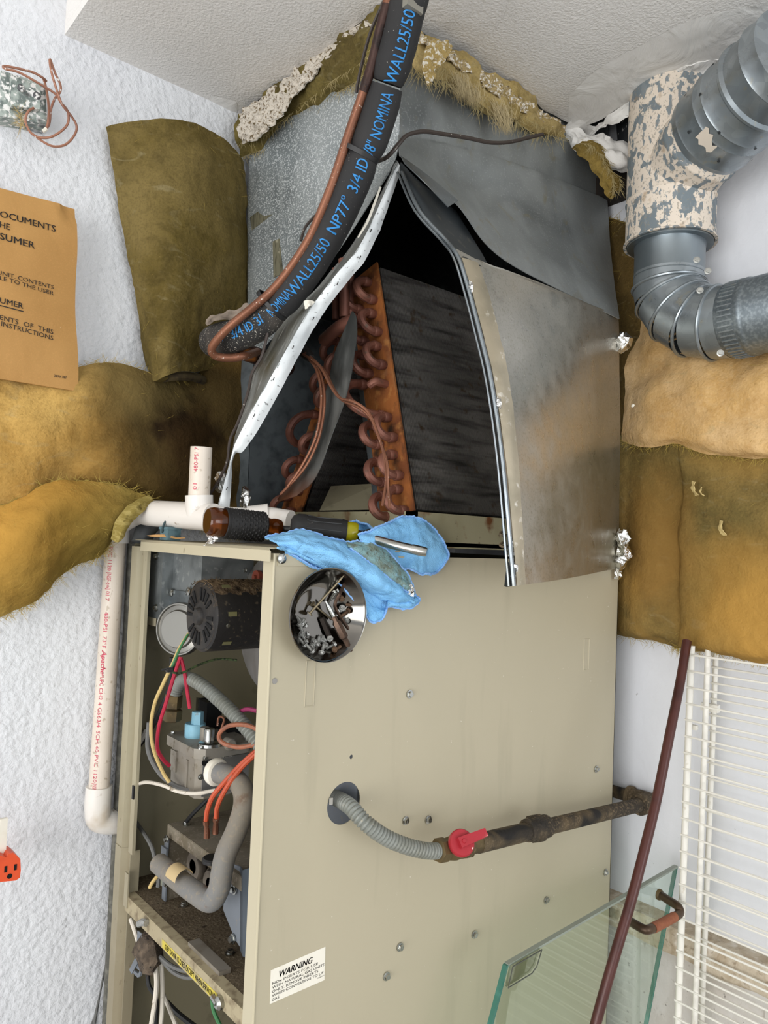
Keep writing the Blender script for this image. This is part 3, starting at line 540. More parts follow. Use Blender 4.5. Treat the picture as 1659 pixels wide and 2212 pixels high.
# centre of each pair of return bends, taken along the end plate
out = V(-1, -.12, -.10).normalized()
for k, f in enumerate((.905, .765, .625, .475, .33, .18, .045)):
    for j, tt in enumerate((.046, .014)):
        c = P0 + sd * (SL * f) + td * tt - V(.001, 0, 0)
        if k == 3:
            if j == 0: ubend(c + sd * .030 + td * .012, c - sd * .034 - td * .020, out, .0072, .016).build('return_bend', copper, coil, label='purplish diagonal crossover bend')
            else: MB().tube([c + sd * .012, c + sd * .014 + out * .022, c + sd * .012 + out * .026 + td * .01], .006, 9, 3).build('tube_stub', copper, coil)
            continue
        ubend(c + sd * .0165 + td * .003, c - sd * .0165 - td * .003, out).build('return_bend', copper, coil)
out1 = V(-1, -.1, -.05).normalized()
for k, f in enumerate((.80, .66, .45, .27, .09)):
    for j, tt in enumerate((.012, .036)):
        c = P1 + sd1 * (.40 * (f - .04 * j)) + td1 * tt - V(.001, 0, 0)
        if k == 2 and j == 0: ubend(c + sd1 * .028, c - sd1 * .028, out1, .0068, .014).build('return_bend', copper, coil, label='long purplish return bend of the far slab'); continue
        ubend(c + sd1 * .0165, c - sd1 * .0165, out1).build('return_bend', copper, coil)
# curved triangular baffle between the slabs
rows = [[(770, 690, 1.075), (768, 680, 1.08), (762, 672, 1.09)], [(768, 745, 1.06), (752, 750, 1.075), (728, 752, 1.10)], [(752, 840, 1.055), (728, 840, 1.075), (704, 840, 1.12)], [(722, 930, 1.06), (702, 925, 1.09), (684, 915, 1.15)], [(682, 1030, 1.07), (655, 1025, 1.10), (650, 1000, 1.17)], [(640, 1072, 1.08), (606, 1083, 1.10), (598, 1078, 1.16)]]
MB().grid(loft([P3(r) for r in rows], 5, 6, .0015, 20), thick=.001).build('delta_plate', M('worn_delta_plate', '#4b4c4a', .5, .6, [('noise', 40, .45, .65, '#6d6e6b', (1, 1, .3)), ('soft', 10, .5, .7, '#2c2b29'), ('z', 1, .10, .03, '#7a4420')]), coil, label='curved grey baffle plate across the coil end')
# capillary tubes and distributor, header pipes
for pth in ([(655, 765, 1.12), (690, 790, 1.09), (715, 835, 1.05), (735, 860, 1.03), (765, 868, 1.01), (795, 890, 1.0), (815, 935, .985), (830, 985, .975), (834, 1040, .97), (826, 1092, .98)],
            [(660, 762, 1.12), (700, 800, 1.09), (722, 842, 1.05), (742, 866, 1.03), (775, 880, 1.01), (802, 905, .998), (820, 950, .985), (836, 1000, .97), (838, 1050, .968), (842, 1096, .975)],
            [(662, 768, 1.12), (684, 800, 1.10), (694, 850, 1.08), (690, 910, 1.07), (676, 960, 1.07), (650, 1010, 1.075), (622, 1050, 1.08)],
            [(664, 770, 1.12), (690, 802, 1.10), (701, 855, 1.08), (696, 915, 1.07), (682, 965, 1.07), (655, 1015, 1.075), (606, 1068, 1.085)]):
    MB().tube(P3(pth), .0021, 7, 5).build('capillary_tube', copper_b, coil)
MB().tube(P3([(640, 745, 1.16), (662, 764, 1.13), (672, 775, 1.115)]), [.009, .009, .006], 10, 3).build('distributor', motorm, coil, label='dirty black distributor hub')
for pth, r in (([(725, 580, 1.16), (725, 690, 1.16)], .006), ([(742, 560, 1.14), (744, 685, 1.14)], .008), ([(757, 560, 1.15), (756, 690, 1.15)], .006), ([(700, 735, 1.18), (735, 705, 1.13), (768, 690, 1.11)], .010)):
    MB().tube(P3(pth), r, 10, 3).build('header_pipe', copper, coil)
# drain pan under the coil with its rusty lip, and the plate between the slabs
MB().box((.700, .762, -.004), (.712, 1.17, .043)).box((.700, .762, -.004), (1.19, .774, .043)).box((.70, .762, -.006), (1.19, 1.17, .002)).build('drain_pan', panm, coil, label='beige drain pan with a rust streaked lip')
MB().hexa([at(715, 1050, 1.22), at(818, 1044, 1.20), at(850, 1100, 1.17), at(690, 1103, 1.18)], V(.002, .002, 0)).build('pan_divider', paint_i, coil)
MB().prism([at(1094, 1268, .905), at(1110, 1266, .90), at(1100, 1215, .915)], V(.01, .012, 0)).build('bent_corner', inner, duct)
for y in (1148, 1172): MB().tube([at(1086, y, .915), at(1080, y + 5, .91), at(1086, y + 9, .908), at(1096, y + 8, .905)], .0016, 6, 4).build('wire_hook', iron, duct)
# ================================================================== furnace
FX, FY, FY1, FXB, ZT, ZS = .475, .750, 1.169, 1.195, -.019, -.550
ZB = -1.19
fur = thing('furnace', (.83, .96, FL), 'beige gas furnace cabinet with its front door off, insides showing on the narrow side', 'furnace')
struct(MB().box((FX - .02, FY - .02, FL), (FXB + .02, FY1 + .02, ZB)), 'trim_3', wallr)
# side panel with a round hole for the gas line
hc = oY(FY, 743, 1735); bm = bmesh.new()
ed = loop([V(FX, FY, ZB), V(FXB, FY, ZB), V(FXB, FY, ZT), V(FX, FY, ZT)])
ed += loop([V(hc.x + .026 * math.cos(a), FY, hc.z + .026 * math.sin(a)) for a in [2 * PI * k / 40 for k in range(40)]])
ph = oY(FY, 759, 1635); ed += loop([V(ph.x + .0028 * math.cos(a), FY, ph.z + .0028 * math.sin(a)) for a in [2 * PI * k / 14 for k in range(14)]])
bmesh.ops.triangle_fill(bm, edges=ed, use_beauty=True); fsx = list(bm.faces)
ret = bmesh.ops.extrude_face_region(bm, geom=fsx)
for v in ret['geom']:
    if isinstance(v, bmesh.types.BMVert): v.co.y += .0012
bm.verts.index_update(); mb = MB().add([v.co.copy() for v in bm.verts], [[v.index for v in f.verts] for f in bm.faces]); bm.free()
mb.build('side_panel', paint, fur, flat=True, label='wide beige side panel with a round gas line hole')
# knockout slots pressed into the panel: a raised thin outline
def slot(x0, y0, x1, y1):
    a, b = oY(FY, x0, y0), oY(FY, x1, y1); r = .0009
    pts = [V(a.x, FY, a.z), V(b.x, FY, a.z), V(b.x, FY, b.z), V(a.x, FY, b.z), V(a.x, FY, a.z)]
    mb = MB()
    for p, q in zip(pts, pts[1:]): mb.tube([p, q], r, 6)
    mb.build('pressed_slot', paint, fur)
slot(662, 1428, 677, 1524); slot(1262, 1381, 1271, 1446)
MB().lathe([(.0036, 0), (.0034, .0009), (.0001, .0010)], oY(FY, 593, 1471), (0, -1, 0), 14).build('plug_button', M('grey_plug', '#8d8a85', .5), fur)
# front edge strip of the side panel, top tab
MB().box((FX - .001, FY, ZB), (FX + .0005, FY + .022, ZT)).box((FX - .0005, FY + .0205, ZB), (FX + .02, FY + .022, ZT)).build('front_edge', paint_l, fur, label='front edge strip in a lighter, lit beige')
MB().tube([V(FX, FY, ZB), V(FX, FY, ZT)], .0016, 8).build('corner_bend', paint_l, fur)
a, b = oY(FY - .001, 600, 1222), oY(FY - .001, 720, 1222)
MB().box((a.x, FY - .0016, a.z), (a.x + .10, FY, ZT)).build('corner_tab', paint, fur)
# screws of the cabinet (copies)
def hexscrew(name='screw', mat=zinc, r=.0038):
    mb = MB().lathe([(0, .0034), (r * .62, .0034), (r * .68, .0028), (r * .68, .0012)], (0, 0, 0), (0, 0, 1), 6)
    mb.lathe([(r * .6, .0014), (r, .0012), (r, 0), (.0001, 0)], (0, 0, 0), (0, 0, 1), 14)
    mb.box((-r * .62, -.0004, .0033), (r * .62, .0004, .0036)); return mb
scr = None
def place(o, p, n, parent, spin=0.0, sc=1.0):
    c = o.copy(); C.objects.link(c); q = Vector(n).to_track_quat('Z', 'Y')
    c.parent = parent; base = POS[parent.name] if parent else V(0, 0, 0)
    c.matrix_local = Matrix.Translation(Vector(p) + OFF - base) @ q.to_matrix().to_4x4() @ Matrix.Rotation(spin, 4, 'Z') @ Matrix.Scale(sc, 4); return c
protos = []
scr = hexscrew().build('screw', chrome, None, local=True); protos.append(scr)
for i, (x, y) in enumerate([(884, 1499), (1287, 1661), (875, 1772), (924, 1770), (1307, 1884), (1179, 1944), (1024, 2018), (863, 2045), (834, 2108)]):
    place(scr, oY(FY - .0002, x, y), (0, -1, 0), fur, i * .7, 1.5)
big = MB().lathe([(0, .0030), (.004, .0028), (.0058, .0018), (.0062, 0)], (0, 0, 0), (0, 0, 1), 20).box((-.006, -.0006, .0022), (.006, .0006, .0032)).build('slotted_screw', chrome, None, local=True); protos.append(big)
place(big, oY(FY - .0016, 608, 1207), (0, -1, 0), fur, 1.0)
# warning label with its print
tl_, tr_, br_, bl_ = (oY(FY - .0004, *p) for p in ((585, 2096), (703, 2045), (701, 2117), (583, 2169)))
lab = MB().hexa([tl_, tr_, br_, bl_], V(0, .0003, 0)).build('warning_label', whitep, fur, label='white warning label with black print')
def lfn(x, y): return tl_ + (tr_ - tl_) * x + (bl_ - tl_) * y - V(0, .0003, 0)
mb = MB()
for s, x0, x1, yb, h, bold, sh in [('WARNING', .13, .74, .32, .19, .022, .25), ('NOx INSERTS FOR USE', .03, .86, .46, .08, 0, 0), ('WITH NATURAL GAS UNITS', .03, .985, .58, .08, 0, 0), ('ONLY. REMOVE INSERTS', .03, .87, .70, .08, 0, 0), ('WHEN CONVERTING TO L.P', .03, .97, .82, .08, 0, 0), ('GAS.', .03, .17, .945, .08, 0, 0), ('2024961', .86, .985, .90, .035, 0, 0)]:
    a, b = textw(s, bold); k = (x1 - x0) / (b - a); sz = h / .70
    put_text(mb, s, lambda x, y: lfn(x0 + x - a * k, yb - y), sz, k / sz, bold, sh)
mb.build('label_print', inkblk, lab, label='black lettering')
# jamb on the far side of the door opening (folded profile)
prof = [(0, FY1), (0, 1.147), (.013, 1.142), (.013, 1.131), (.002, 1.126), (.002, 1.112), (.007, 1.112), (.007, 1.1135), (.0035, 1.1135), (.0035, 1.1265), (.0145, 1.1315), (.0145, 1.1425), (.0012, 1.1465), (.0012, FY1)]
MB().prism([V(FX + a, b, -.487) for a, b in prof], V(0, 0, -.023 + .487)).build('door_jamb', paint_d, fur, label='grooved beige door jamb', ang=20)
prof2 = [(-.001, FY1), (-.001, 1.147), (.011, 1.142), (.005, 1.124), (.02, 1.124), (.02, 1.1252), (.0065, 1.1252), (.0125, 1.1432), (.001, 1.147), (.001, FY1)]
MB().prism([V(FX + a, b, ZB) for a, b in prof2], V(0, 0, -.487 - ZB)).build('lower_jamb', paint_d, fur, label='grimy lower door jamb', ang=20)
a = oX(FX, 277, 1932); MB().box((FX - .002, 1.125, a.z - .02), (FX, 1.112, a.z + .03)).build('jamb_tab', paint_d, fur)
a = oX(FX, 289, 1716); MB().box((FX - .0006, 1.1125, a.z - .008), (FX + .001, 1.1185, a.z + .012)).build('clip', blackp, fur)
# top deck and front lip
MB().box((FX + .004, FY + .001, -.0135), (.672, FY1, -.012)).build('top_deck', paint_d, fur)
lipp = [(.004, -.0125), (-.004, -.0125), (-.009, -.0155), (-.009, -.0285), (-.0075, -.0285), (-.0075, -.0165), (-.0035, -.014), (.004, -.014)]
mb = MB().prism([V(FX + a, FY - .004 + (0.010 if a > -.005 else 0), b) for a, b in lipp], V(0, 1.118 - FY, 0)); mb.build('top_lip', paint_l, fur, label='beige top lip over the door opening', ang=20)
# carcass: far side, back, base, vestibule panel, shelf
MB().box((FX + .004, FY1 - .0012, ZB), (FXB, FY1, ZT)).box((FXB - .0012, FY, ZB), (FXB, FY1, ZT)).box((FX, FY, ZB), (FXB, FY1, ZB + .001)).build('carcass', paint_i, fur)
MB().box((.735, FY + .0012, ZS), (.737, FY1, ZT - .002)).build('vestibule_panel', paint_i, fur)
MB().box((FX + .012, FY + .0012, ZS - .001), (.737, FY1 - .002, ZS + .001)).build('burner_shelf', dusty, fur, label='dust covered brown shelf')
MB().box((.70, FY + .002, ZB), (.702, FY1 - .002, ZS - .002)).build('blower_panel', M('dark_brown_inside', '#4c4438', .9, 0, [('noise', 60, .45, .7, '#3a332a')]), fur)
ra, rb = oX(FX, 281, 1944), oX(FX, 526, 2186); 
rail = MB().prism([V(FX + .014, FY + .012, ZS + .002), V(FX, FY + .012, ZS + .001), V(FX, FY + .012, ZS - .022), V(FX + .012, FY + .012, ZS - .022), V(FX + .012, FY + .012, ZS - .0205), V(FX + .0015, FY + .012, ZS - .0205), V(FX + .0015, FY + .012, ZS - .001), V(FX + .014, FY + .012, ZS)], V(0, 1.124 - FY - .012, 0)).build('shelf_rail', M('dusty_rail', '#a69a7d', .7, 0, [('noise', 70, .5, .68, '#7d6f57')]), fur, ang=20)
fnr = lambda x, y: V(FX - .0006, x, y)
ya, yb = oX(FX, 350, 2034).y, oX(FX, 470, 2150).y
mb = MB().box((FX - .0004, ya, ZS - .0205), (FX - .0001, yb, ZS - .0095)); yl = mb.build('yellow_strip_label', yellowp, rail, label='worn yellow strip label')
mb = MB(); s = 'KEEP DOOR CLOSED EXCEPT WHEN SERVICING'; a, b = textw(s, .01); k = (ya - yb - .016) / (b - a)
put_text(mb, s, lambda x, y: V(FX - .0007, ya - .010 - x, ZS - .0185 + y), .0100, k / .0100, .01); mb.build('strip_print', inkblk, rail)

# ---- galvanised control box at the upper left of the opening
c0 = V(.50, 1.157, -.028)
cb = MB().box((.514, 1.005, -.112), (.60, 1.10, -.022)).box((.497, 1.10, -.133), (.499, 1.160, -.022)).box((.4965, 1.099, -.133), (.515, 1.1005, -.022)).build('control_box', M('mottled_galvanised_box', '#8a8f90', .45, .5, [('soft', 26, .42, .66, '#6d7273'), ('noise', 90, .6, .72, '#a6a9a8')]), fur, label='galvanised control box')
for (x, y) in [(340, 1201), (339, 1313)]: place(scr, oX(.497, x, y), (-1, 0, 0), cb, .4, 1.5)
MB().hexa([V(.512, 1.110, -.088), V(.512, 1.030, -.086), V(.512, 1.030, -.112), V(.512, 1.110, -.116)], V(-.002, 0, 0)).build('mounting_ear', galv, cb)
for (x, y) in [(371, 1280), (408, 1278)]: place(big, oX(.510, x, y), (-1, 0, 0), cb, .9, 1.05)
MB().box((.496, 1.115, -.145), (.4975, 1.16, -.133)).build('lower_tab', paint_l, cb)
# ---- pressure switch
pc = oX(.497, 394, 1358); ps = MB().lathe([(.0001, .014), (.026, .014), (.028, .010), (.034, .009), (.0352, .0115), (.0370, .0115), (.0385, .008), (.0385, .002), (.030, -.004), (.028, -.016), (.0001, -.016)], pc, (-.86, -.5, .03), 48)
ps.build('pressure_switch', M('zinc_disc', '#8b8983', .28, .9, [('soft', 12, .42, .7, '#6f6e69')]), fur, label='round zinc pressure switch with rolled rim')
# ---- inducer motor
mcx = oX(.470, 431, 1331); R = .0470; L = .096
ax = V(1, -.03, .0).normalized()
mot = MB().lathe([(R * .90, .001), (R, .004), (R, L - .003), (R * .95, L), (.0001, L + .002)], mcx, ax, 48).build('inducer_motor', motorm, fur, label='black inducer fan motor furred with dust')
mb = MB().lathe([(.0001, -.006), (.009, -.006), (.011, -.004), (.012, .0), (.018, .001), (R * .93, .0015), (R * .99, .006)], mcx, ax, 48); mb.build('end_cap', M('black_end_cap', '#262423', .6, .1, [('noise', 90, .5, .7, '#3d362e')], [('noise', 150, .3, .001)]), mot)
fx, fyv, _ = frame(ax); mb = MB()
for k in range(20):
    a = 2 * PI * k / 20; d = fx * math.cos(a) + fyv * math.sin(a); t = ax.cross(d); q = mcx - ax * .0006
    if k % 5 == 4: continue
    mb.hexa([q + d * .021 - t * .0016, q + d * .038 - t * .0026, q + d * .038 + t * .0026, q + d * .021 + t * .0016], ax * .002)
mb.build('vent_slot', dark, mot, kind='stuff')
mb = MB()
for k in range(6):
    a = .3 + k * .9; d = fx * math.cos(a) + fyv * math.sin(a); t = ax.cross(d); q = mcx + ax * .018 + d * (R + .0002)
    mb.hexa([q - t * .003, q - t * .003 + ax * .012, q + t * .003 + ax * .012, q + t * .003], d * .0006)
mb.build('side_vent', M('olive_window', '#6d6a48', .4), mot, kind='stuff')
mb = MB(); 
rows = []
for i in range(15):
    s = i / 14; row = []
    for j in range(13):
        a = math.radians(-52 + 104 * j / 12); d = V(0, 0, 1) * math.cos(a) + V(0, -1, 0) * math.sin(a) * .98
        p = mcx + ax * (.004 + s * (L - .008)) + d * (R + .0022 * (1 - abs(2 * j / 12 - 1)) * (.5 + noise.noise(V(s * 9, j * .7, 1))) + .0005); row.append(p)
    rows.append(row)
mb.grid(rows, thick=.001, toward=mcx + V(0, 0, 3)); mb.build('dust_layer', motord, mot)
fb = MB(); pts = [mcx + ax * (L * k / 10) + V(0, -.012, R + .001) for k in range(11)] + [mcx + V(0, math.sin(a) * R, math.cos(a) * R) for a in [k * .25 - 1.2 for k in range(10)]]
fibres(fb, pts, 260, .006, .0002, -.3, 1); fb.build('lint', motord, mot, kind='stuff')
place(scr, mcx + ax * .02 + V(-.004, -R, -.008), (0, -1, 0), mot, .3, .8)
# ---- inducer housing behind the motor (cast volute on a mounting plate)
hc2 = V(.592, .928, -.125)
ih = MB().lathe([(.0001, -.006), (.088, -.006), (.101, -.002), (.104, .004), (.104, .034), (.0001, .036)], hc2, ax, 56).build('inducer_housing', M('sooty_cast_housing', '#8c8986', .55, .3, [('noise', 16, .42, .7, '#75716c'), ('soft', 22, .58, .75, '#5d4b44', (1, 1, .4))]), fur, label='round grey cast inducer housing')
MB().box((hc2.x + .03, FY + .01, -.45), (hc2.x + .036, hc2.y + .06, -.03)).build('mounting_plate', greyp, ih)
q = oX(.575, 552, 1248); MB().lathe([(.0001, -.004), (.004, -.004), (.004, 0), (.011, .0), (.011, .006), (.0001, .007)], q, ax, 18).build('rubber_grommet', M('red_brown_grommet', '#8a4230', .7), ih)
MB().tube([q + ax * .006, q + ax * .004 + V(0, -.01, -.02), mcx + ax * (L * .9) + V(0, -.01, R * .8)], .004, 8, 4).build('motor_bracket', motorm, ih)
for (x, y) in [(531, 1232), (562, 1206)]: place(scr, oX(.578, x, y), (-1, 0, 0), ih, .2, 1.2)
MB().tube([oX(.58, 562, 1185), oX(.58, 562, 1210)], .010, 14).build('outlet_collar', greyp, ih)
# ---- gas valve
g0 = oX(.505, 430, 1632); gx, gy, gz = g0.x, g0.y, g0.z
def ch(a, b, bev, m=0, mbx=None):
    """box with chamfered vertical edges"""
    x0, y0, z0 = a; x1, y1, z1 = b; P = [V(x0 + bev, y0, z0), V(x1 - bev, y0, z0), V(x1, y0 + bev, z0), V(x1, y1 - bev, z0), V(x1 - bev, y1, z0), V(x0 + bev, y1, z0), V(x0, y1 - bev, z0), V(x0, y0 + bev, z0)]
    return (mbx or MB()).prism(P, V(0, 0, z1 - z0), m)
ch((gx, gy, gz - .062), (gx + .085, gy + .095, gz - .004), .010).build('gas_valve', castm, fur, label='dusty cast gas valve body with blue knob')
gv = C.objects['gas_valve'] if 'gas_valve' in C.objects else None
ch((gx - .004, gy - .004, gz - .006), (gx + .089, gy + .108, gz + .008), .012).build('valve_cover', castm, gv)
MB().box((gx + .006, gy - .0015, gz - .058), (gx + .080, gy, gz - .008)).build('side_plate', castd, gv)
MB().box((gx - .002, gy + .030, gz - .052), (gx, gy + .036, gz - .014)).build('cast_rib', castm, gv); MB().box((gx - .0025, gy + .066, gz - .040), (gx, gy + .084, gz - .010)).build('cast_rib', castm, gv)
kc = oX(gx + .02, 392, 1560)
MB().lathe([(.015, -.030), (.0155, -.010), (.0145, -.008), (.0145, -.008), (.0001, -.008)], V(gx + .026, gy + .066, gz + .036), (0, 0, 1), 24).lathe([(.009, -.010), (.0085, .010), (.0001, .0105)], V(gx + .026, gy + .060, gz + .036), (0, 0, 1), 6).build('control_knob', bluecap, gv, label='pale blue control knob')
MB().lathe([(.017, 0), (.016, .004), (.012, .006), (.0001, .006)], V(gx + .022, gy + .012, gz + .008), (0, 0, 1), 20).lathe([(.0075, .006), (.0075, .022), (.0065, .0235), (.0001, .0235)], V(gx + .022, gy + .014, gz + .008), (0, 0, 1), 20).build('pressure_tap', chrome, gv, label='bright pressure regulator cap')
MB().lathe([(.007, 0), (.0065, .018), (.0001, .018)], V(gx + .030, gy + .044, gz + .008), (0, 0, 1), 14).build('cast_boss', castm, gv)
MB().lathe([(.009, -.006), (.009, .006), (.007, .008), (.0001, .008)], V(gx + .045, gy - .002, gz + .010), (0, -1, 0), 16).build('tap_boss', castm, gv)
for k, (x, y) in enumerate([(452, 1545), (496, 1590)]):
    p = oX(gx + .07 + .02 * k, x, y); MB().box((p.x - .013, p.y - .016, p.z - .03), (p.x + .013, p.y + .016, p.z + .022)).box((p.x - .0135, p.y - .017, p.z + .02), (p.x + .0135, p.y + .017, p.z + .024)).build('solenoid_coil', blackp, gv)
    MB().box((p.x - .0145, p.y + .010, p.z - .03), (p.x + .012, p.y + .018, p.z + .026)).build('solenoid_yoke', chrome, gv)
for (x, y) in [(433, 1678), (443, 1638)]: place(scr, oY(gy - .002, x, y), (0, -1, 0), gv, .5, 1.1)
for (x, y, z) in [(gx + .004, gy + .004, gz + .008), (gx + .08, gy + .01, gz + .008), (gx + .006, gy + .098, gz + .008)]: place(scr, V(x, y, z), (0, 0, 1), gv, .2, 1.0)
mb = MB().lathe([(.0045, 0), (.0045, .001), (.0001, .001)], oY(gy - .0016, 442, 1647), (0, -1, 0), 14); mb.build('port_hole', dark, gv)
s = '100-00544-04 VITTE 2'; a, b = textw(s); q0, q1 = oY(gy - .0018, 457, 1642), oY(gy - .0018, 500, 1640)
mb = MB(); put_text(mb, s, lambda x, y: q0 + V(x, 0, y + 0), .0052, (q1.x - q0.x) / (b - a) / .0052); mb.build('cast_marking', M('pale_marking', '#b9b6ae', .6), gv)
# ---- manifold pipe
def tubepx(name, pts, r, mat, parent, n=10, sm=6, **k):
    return MB().tube([at(*p) for p in pts], r, n, sm).build(name, mat, parent, **k)
man = tubepx('manifold_pipe', [(468, 1668, 1.020), (498, 1678, 1.000), (522, 1700, .985), (527, 1738, .975), (512, 1790, .965), (488, 1845, .955), (478, 1890, .950), (473, 1920, .950), (455, 1946, .962), (425, 1930, .985), (385, 1900, 1.03), (343, 1865, 1.075)], .0138, greydust, fur, 20, 6, label='bent grey manifold pipe dusted brown')
MB().lathe([(.0172, -.006), (.0185, 0), (.0172, .004), (.014, .006)], at(468, 1668, 1.02), at(498, 1678, 1.0) - at(468, 1668, 1.02), 24).build('pipe_collar', whitep, man, label='off white collar')
p, q = at(377, 1886, 1.025), at(398, 1901, 1.008); d = (q - p).normalized(); xx, yy, _ = frame(d)
MB().lathe([(.01405, 0), (.01405, (q - p).length)], p, d, 12, a0=PI * .1, a1=PI * 1.0).build('paper_patch', M('tan_paper', '#c2ab80', .8), man)
# ---- burner box with venturi burners
bz = -.437
q = [oX(.515, 368, 1778), oX(.515, 462, 1848), oX(.66, 560, 1800), oX(.66, 500, 1752)]
bb = MB().hexa([V(.515, 1.075, bz), V(.515, .80, bz), V(.70, .80, bz), V(.70, 1.075, bz)], V(0, 0, -.002)).box((.5145, .80, bz - .018), (.516, 1.075, bz - .001)).box((.516, 1.070, ZS), (.66, 1.074, bz - .002)).build('burner_box', M('dusty_galvanised_top', '#7f7768', .85, .1, [('noise', 26, .42, .66, '#6c6250'), ('noise', 220, .55, .7, '#95897a')]), fur, label='dusty steel burner box')
MB().box((.512, 1.066, ZS + .002), (.514, 1.078, bz - .02)).box((.509, 1.064, -.50), (.512, 1.082, -.47)).build('corner_bracket', greyp, bb)
for (x, y) in [(361, 1812), (360, 1908)]: place(scr, oX(.508, x, y), (-1, 0, 0), bb, .4, 1.4)
place(scr, V(.535, 1.055, bz), (0, 0, 1), bb, .4, 1.5); place(scr, V(.575, .83, bz), (0, 0, 1), bb, .4, 1.5)
MB().box((.655, .80, ZS), (.657, 1.07, bz - .002)).build('burner_back', M('slate_back', '#3e4850', .7), bb)
for (x, y) in [(416, 1872), (452, 1912)]:
    c = oX(.535, x, y); mb = MB().lathe([(.010, .0), (.019, .0), (.0205, .003), (.0205, .010), (.0195, .012)], c, (1, 0, 0), 28); 
    mb.lathe([(.014, .03), (.010, .06), (.010, .11)], c, (1, 0, 0), 20).box((c.x + .010, c.y - .004, c.z + .014), (c.x + .034, c.y + .010, c.z + .019)).box((c.x + .010, c.y - .010, c.z - .019), (c.x + .034, c.y + .004, c.z - .014))
    mb.lathe([(.010, .0), (.010, .02)], c, (1, 0, 0), 20); mb.build('venturi_burner', M('worn_burner_steel', '#8e8478', .5, .6, [('noise', 30, .45, .7, '#6d6459')]), bb)
MB().lathe([(.0001, -.001), (.016, -.001), (.016, 0)], oX(.652, 413, 1838), (1, 0, 0), 20).build('sight_disc', M('tan_disc', '#7d7258', .8), bb)
# ---- upright bracket at the right of the burners
kx = .52; q = [oX(kx, 489, 1862), oX(kx, 519, 1872), oX(kx, 518, 2045), oX(kx, 508, 2030), oX(kx, 482, 1965)]
br = MB().prism(q, V(.0015, 0, 0)).build('burner_bracket', greyp, fur, label='grey steel upright bracket')
a, b, c_, d_ = oX(kx - .012, 520, 1870), oX(kx - .012, 524, 2058), oX(.60, 560, 2040), oX(.60, 560, 1870)
MB().hexa([oX(kx, 519, 1872), oX(kx, 518, 2050), oX(kx - .010, 524, 2066), oX(kx - .010, 524, 1880)], V(.0015, .001, 0)).hexa([oX(kx - .010, 524, 1880), oX(kx - .010, 524, 2066), oX(kx - .010, 548, 2075), oX(kx - .010, 548, 1872)], V(.0015, .001, 0)).build('bracket_flange', M('dark_slate_steel', '#4d555d', .55, .2), br)
for (x, y) in [(507, 1921), (504, 2028)]: place(scr, oX(kx - .001, x, y), (-1, 0, 0), br, .5, 1.7)
# ---- limit switch with two orange leads
ls = at(461, 1815, 1.01)
MB().lathe([(.014, 0), (.014, .004), (.012, .006), (.0001, .006)], V(ls.x, ls.y, bz), (0, 0, 1), 20).build('limit_switch', blackp, fur)
for (x, y, pts) in [(447, 1797, [(556, 1620, .99), (520, 1652, .99), (485, 1690, .985), (460, 1720, .985), (448, 1750, .99), (445, 1772, .995)]), (466, 1788, [(556, 1626, .985), (525, 1655, .985), (497, 1690, .98), (478, 1722, .98), (469, 1745, .985), (467, 1766, .99)])]:
    tubepx('limit_lead', pts, .0033, wire_o, fur, 8, 6)
    p = at(x, y, 1.0); t0 = at(*pts[-1]); MB().tube([t0, t0.lerp(p, .35), t0.lerp(p, .4), p, p - V(0, 0, .008)], [.0044, .0044, .003, .0042, .0042], 8).build('spade_terminal', copper_b, fur)
# ---- corrugated flexible gas line inside
def corrug(path, r, pitch, mat, name, parent, label=None, cat=None, n=16):
    P = catmull([Vector(p) for p in path], 24); D = [0]
    for a, b in zip(P, P[1:]): D.append(D[-1] + (b - a).length)
    out, rr, i = [], [], 0; steps = int(D[-1] / pitch * 6)
    for k in range(steps + 1):
        t = D[-1] * k / steps
        while i < len(D) - 2 and D[i + 1] < t: i += 1
        f = (t - D[i]) / max(1e-9, D[i + 1] - D[i]); out.append(P[i].lerp(P[i + 1], min(1, f))); rr.append(r * (1 - .20 * (.5 + .5 * math.cos(2 * PI * k / 6)) ** 2))
    return MB().tube(out, rr, n).build(name, mat, parent, label, cat)
corrug([at(376, 1508, 1.11), at(384, 1482, 1.105), at(402, 1466, 1.09), at(430, 1476, 1.06), at(480, 1518, 1.03), at(530, 1570, 1.0), at(570, 1620, .98)], .0098, .0056, greyflex, 'inner_flex_line', fur, label='grey corrugated gas line inside the cabinet')
MB().lathe([(.010, -.006), (.0125, -.004), (.0125, .014), (.010, .016)], at(374, 1522, 1.11), at(376, 1500, 1.11) - at(374, 1522, 1.11), 6).lathe([(.012, -.024), (.014, -.022), (.014, -.008), (.011, -.006)], at(374, 1522, 1.11), at(376, 1500, 1.11) - at(374, 1522, 1.11), 6).build('flare_nut', brass, fur)
